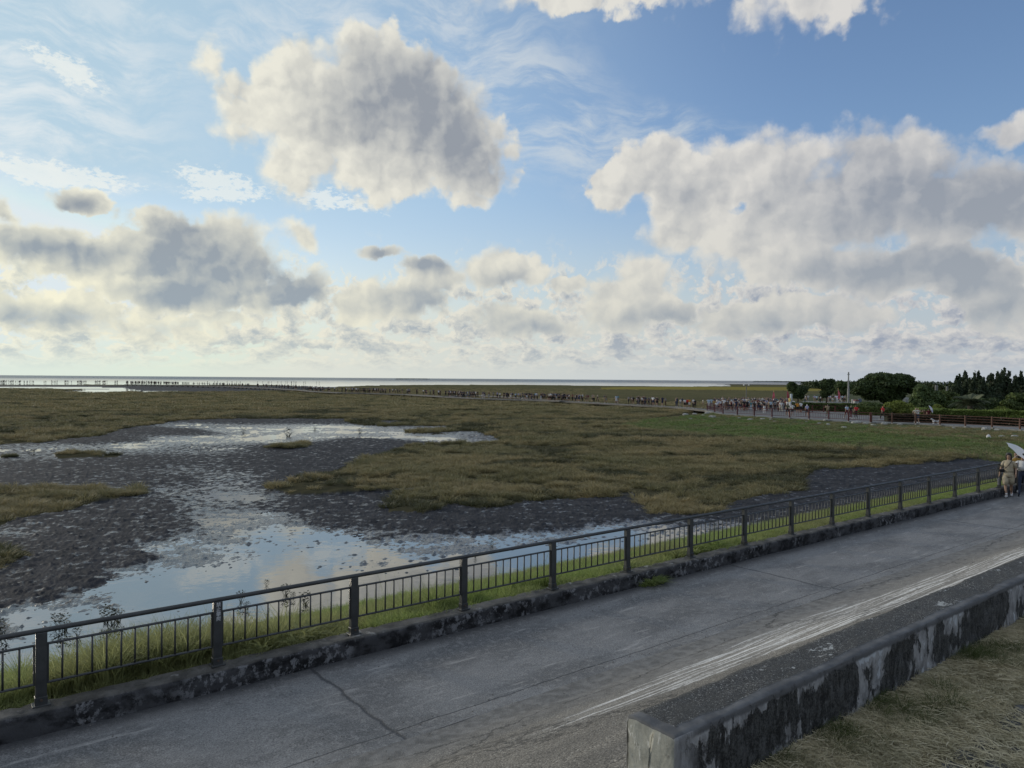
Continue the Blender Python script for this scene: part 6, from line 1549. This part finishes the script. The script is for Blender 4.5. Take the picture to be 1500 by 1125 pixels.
def woman():
    J = skeleton('walk'); J['kneeR'] = (-.09,-.17,.52); J['ankR'] = (-.05,-.26,.10); J['toeR'] = (-.055,-.41,.05); J['kneeL'] = (.09,.02,.50); J['ankL'] = (.085,.26,.16); J['toeL'] = (.09,.14,.05)
    J['elbR'] = (-.25,.04,1.14); J['wriR'] = (-.29,-.06,.93); J['elbL'] = (.24,.02,1.13); J['wriL'] = (.25,-.10,.93)
    def cls(c, b):
        a, e, k = b
        if a in ('neck','head') or e == 'crown': return 2 if (c.z > 1.66 or c.y > .02) else 0
        if a == 'neck0' and c.z > 1.46: return 0
        if a.startswith('sho'): return 1 if k < .85 else 0
        if a[:3] in ('elb','wri') or a.startswith('palm') or (a[0] in 'ft' and len(a) <= 4): return 0
        if a.startswith('knee') or a.startswith('ank'): return 0
        return 1
    o = walker(1477, 727.5, 1.105, 1.66, -38, 'woman in beige blouse and knee length shorts walking beside the railing', J, [SKIN, BEI, HAIR], cls, 1.0,
               extra=(('R', (-.1,-.15,-1), (.3,-1,0)), ('L', (.05,-.2,-1), (-.3,-1,0))))
    face_bits(o, 1.585, -.012)
    shell('hair', [(0,.01,1.755,.02,.02),(0,.01,1.742,.066,.074),(0,.014,1.70,.100,.106),(0,.034,1.64,.112,.094),(0,.048,1.55,.114,.080),(0,.052,1.47,.104,.066),(0,.052,1.43,.07,.05)], HAIR, o, amp=.03, seed=3)
    shell('blouse', [(0,0,1.455,.075,.068),(0,0,1.42,.150,.090),(0,0,1.32,.172,.122),(0,-.005,1.18,.158,.122),(0,0,1.05,.168,.130),(0,0,.985,.178,.138)], BEI, o, amp=.02, seed=5)
    shell('shorts', [(0,0,1.03,.155,.120),(0,0,.92,.185,.142),(0,-.02,.80,.186,.148)], BEI, o, amp=.015, seed=7)
    for s, S, (kx, ky, kz) in ((-1,'R',J['kneeR']), (1,'L',J['kneeL'])):
        shell('shorts_leg', [(s*.09,0,.87,.112,.125),(s*.092,ky*.5,.70,.112,.120),(kx,ky,.50,.104,.105)], BEI, o, amp=.03, seed=8+s)
        shell('sleeve', [(s*.155,0,1.41,.055,.068),(s*.195,.01,1.30,.066,.072),(s*.228,.03,1.16,.062,.062)], BEI, o, amp=.03, seed=12+s)
        ax, ay, az = J['ank'+S]; tx, ty, tz = J['toe'+S]; m = MB(); m.tube([(ax, ay+.05, az-.05), (ax, ay, az-.045), (tx, ty, tz), (tx, ty-.05, tz-.012)], [.040,.052,.045,.022], 8); sh = m.build('shoe', cloth('white'), o, smooth=True)
        m = MB(); m.tube([(ax, ay, az-.02), (ax, ay, az+.07)], [.046,.040], 8); m.build('sock', cloth('white'), o, smooth=True)
    m = MB(); m.tube([(.12,-.10,1.45), (.03,-.158,1.30), (-.10,-.165,1.14), (-.19,-.10,1.06)], .011, 6); m.tube([(.12,-.10,1.45), (.10,.09,1.43), (-.05,.15,1.25), (-.19,.06,1.06)], .011, 6); st = m.build('bag_strap', cloth('black'), o)
    m = MB(); m.box((-.215,-.10,1.03), (.17,.09,.12), bev=.02, rz=.3); b = m.build('crossbody_bag', cloth('black'), o)
    m = MB(); m.tube([(-.31,-.07,.86), (-.315,-.05,.70)], .012, 6); m.box((-.325,-.03,.57), (.07,.20,.27), bev=.02); m.build('tote_bag', cloth('grey'), o)
    return o
woman()
def second_walker():
    J = skeleton('walk2'); J['elbR'] = (-.24,-.05,1.16); J['wriR'] = (-.20,-.26,1.24); J['elbL'] = (.23,.05,1.14); J['wriL'] = (.24,-.06,.93)
    def cls(c, b):
        a, e, k = b
        if a in ('neck','head') or e == 'crown': return 3 if (c.z > 1.65 or c.y > .01) else 0
        if a == 'neck0' and c.z > 1.46: return 0
        if a.startswith('sho'): return 1 if k < .9 else 0
        if a[:3] in ('elb','wri') or a.startswith('palm') or (a[0] in 'ft' and len(a) <= 4): return 0
        if a.startswith('ank'): return 4
        if a in ('waist','chest','neck0') or (a == 'pelvis' and e == 'waist' and c.z > 1.04): return 1
        return 2
    o = walker(1497.5, 726.5, 1.105, 1.62, -36, 'person in white frilled blouse and dark jeans under the white umbrella', J, [SKIN, cloth('white'), cloth('denim'), HAIR, cloth('black')], cls, 1.05,
               extra=(('R', (.05,-.3,1), (-1,0,0)), ('L', (.0,-.2,-1), (-.3,-1,0))))
    face_bits(o, 1.585, -.012)
    shell('hair', [(0,.01,1.755,.02,.02),(0,.01,1.742,.066,.074),(0,.014,1.70,.098,.104),(0,.034,1.64,.108,.092),(0,.048,1.55,.104,.076)], HAIR, o, amp=.02, seed=23)
    shell('blouse', [(0,0,1.455,.075,.068),(0,0,1.42,.160,.100),(0,0,1.32,.185,.130),(0,-.005,1.18,.185,.140),(0,0,1.06,.195,.150)], cloth('white'), o, amp=.03, seed=25)
    for s in (-1, 1): shell('sleeve', [(s*.165,0,1.42,.062,.075),(s*.205,-.01,1.32,.095,.100),(s*.235,-.02,1.20,.085,.085)], cloth('white'), o, amp=.04, seed=32+s)
    k = 1.60/1.755; hand = o.matrix_basis @ Vector((-.195,-.31,1.32)) if False else Vector(o.location) + Matrix.Rotation(R(15), 3, 'Z') @ (Vector((-.20,-.30,1.34))*k)
    return hand
HANDP = second_walker()
def umbrella(hand):
    r = empty('umbrella', hand); tag(r, 'plain white umbrella held tilted over the walkers at the right edge', 'umbrella')
    ax = Vector((.52, -.42, .70)).normalized(); tip = ax*.70; q = ax.to_track_quat('Z', 'Y').to_matrix()
    m = MB(); m.tube([tuple(ax*-.09), tuple(tip*1.06)], .0075, 8); m.build('shaft', M_LAMPW, r); m = MB(); m.tube([tuple(ax*-.13), tuple(ax*-.02)], .014, 8); m.build('handle', cloth('white'), r)
    V = [tuple(tip)]; F = []; n = 32; rr = .58
    for j in range(1, 8):
        f = j/7
        for i in range(n):
            a = 2*math.pi*i/n; sc = abs(math.sin(a*4)); q_ = rr*f*(1-.055*sc*f); V.append(tuple(tip + q @ Vector((q_*math.cos(a), q_*math.sin(a), -.21*f*f - .012*sc*f*0 + .02*sc*f))))
    for i in range(n): F.append((0, 1+i, 1+(i+1)%n))
    for j in range(6):
        for i in range(n): a = 1+j*n; F.append((a+i, a+n+i, a+n+(i+1)%n, a+(i+1)%n))
    def f_c(t, b):
        tr = t.node('ShaderNodeBsdfTranslucent'); tr.inputs[0].default_value = (.55,.56,.60,1); mx = t.node('ShaderNodeMixShader'); mx.inputs[0].default_value = .35
        out = [n_ for n_ in t.n if n_.type == 'OUTPUT_MATERIAL'][0]; t.l.new(b.outputs[0], mx.inputs[1]); t.l.new(tr.outputs[0], mx.inputs[2]); t.l.new(mx.outputs[0], out.inputs[0])
    c = mesh('canopy', V, F, mat('umbrella_cloth', f_c, color=(.66,.67,.70), rough=.6), r, smooth=False)
    for i in range(8):
        a = 2*math.pi*i/8; m = MB(); m.tube([tuple(tip + q @ Vector((rr*f*math.cos(a), rr*f*math.sin(a), -.21*f*f-.006))) for f in (0, .33, .66, 1.0)], .004, 4); m.build('rib', M_LAMPW, r)
UH = CAM + ray(1477.0, 677.0)*34.6
umbrella(UH)
def third():
    J = skeleton('walk'); J['elbR'] = (-.26,-.10,1.20); J['wriR'] = (-.14,-.22,1.36)
    o = walker(1487.5, 720.5, 1.105, 1.62, -40, 'person in mustard top and black trousers half hidden behind the beige woman', J, [SKIN, cloth('mustard'), cloth('black'), cloth('white'), HAIR], classifier(.8, 1.0), 1.0, extra=(('R', (.3,-.5,.8), (.3,.2,1)), ('L', (.05,-.2,-1), (-.3,-1,0))))
    face_bits(o, 1.585, -.012)
    J = skeleton('walk2')
    o = walker(1492.5, 718.5, 1.105, 1.66, -40, 'rearmost walker in dark clothes and pale shoes under the umbrella', J, [SKIN, cloth('black'), cloth('black'), cloth('white'), HAIR], classifier(.8, 1.0), 1.0, extra=(('R', (-.1,-.2,-1), (.3,-1,0)), ('L', (.05,-.2,-1), (-.3,-1,0))))
    face_bits(o, 1.585, -.012)
third()
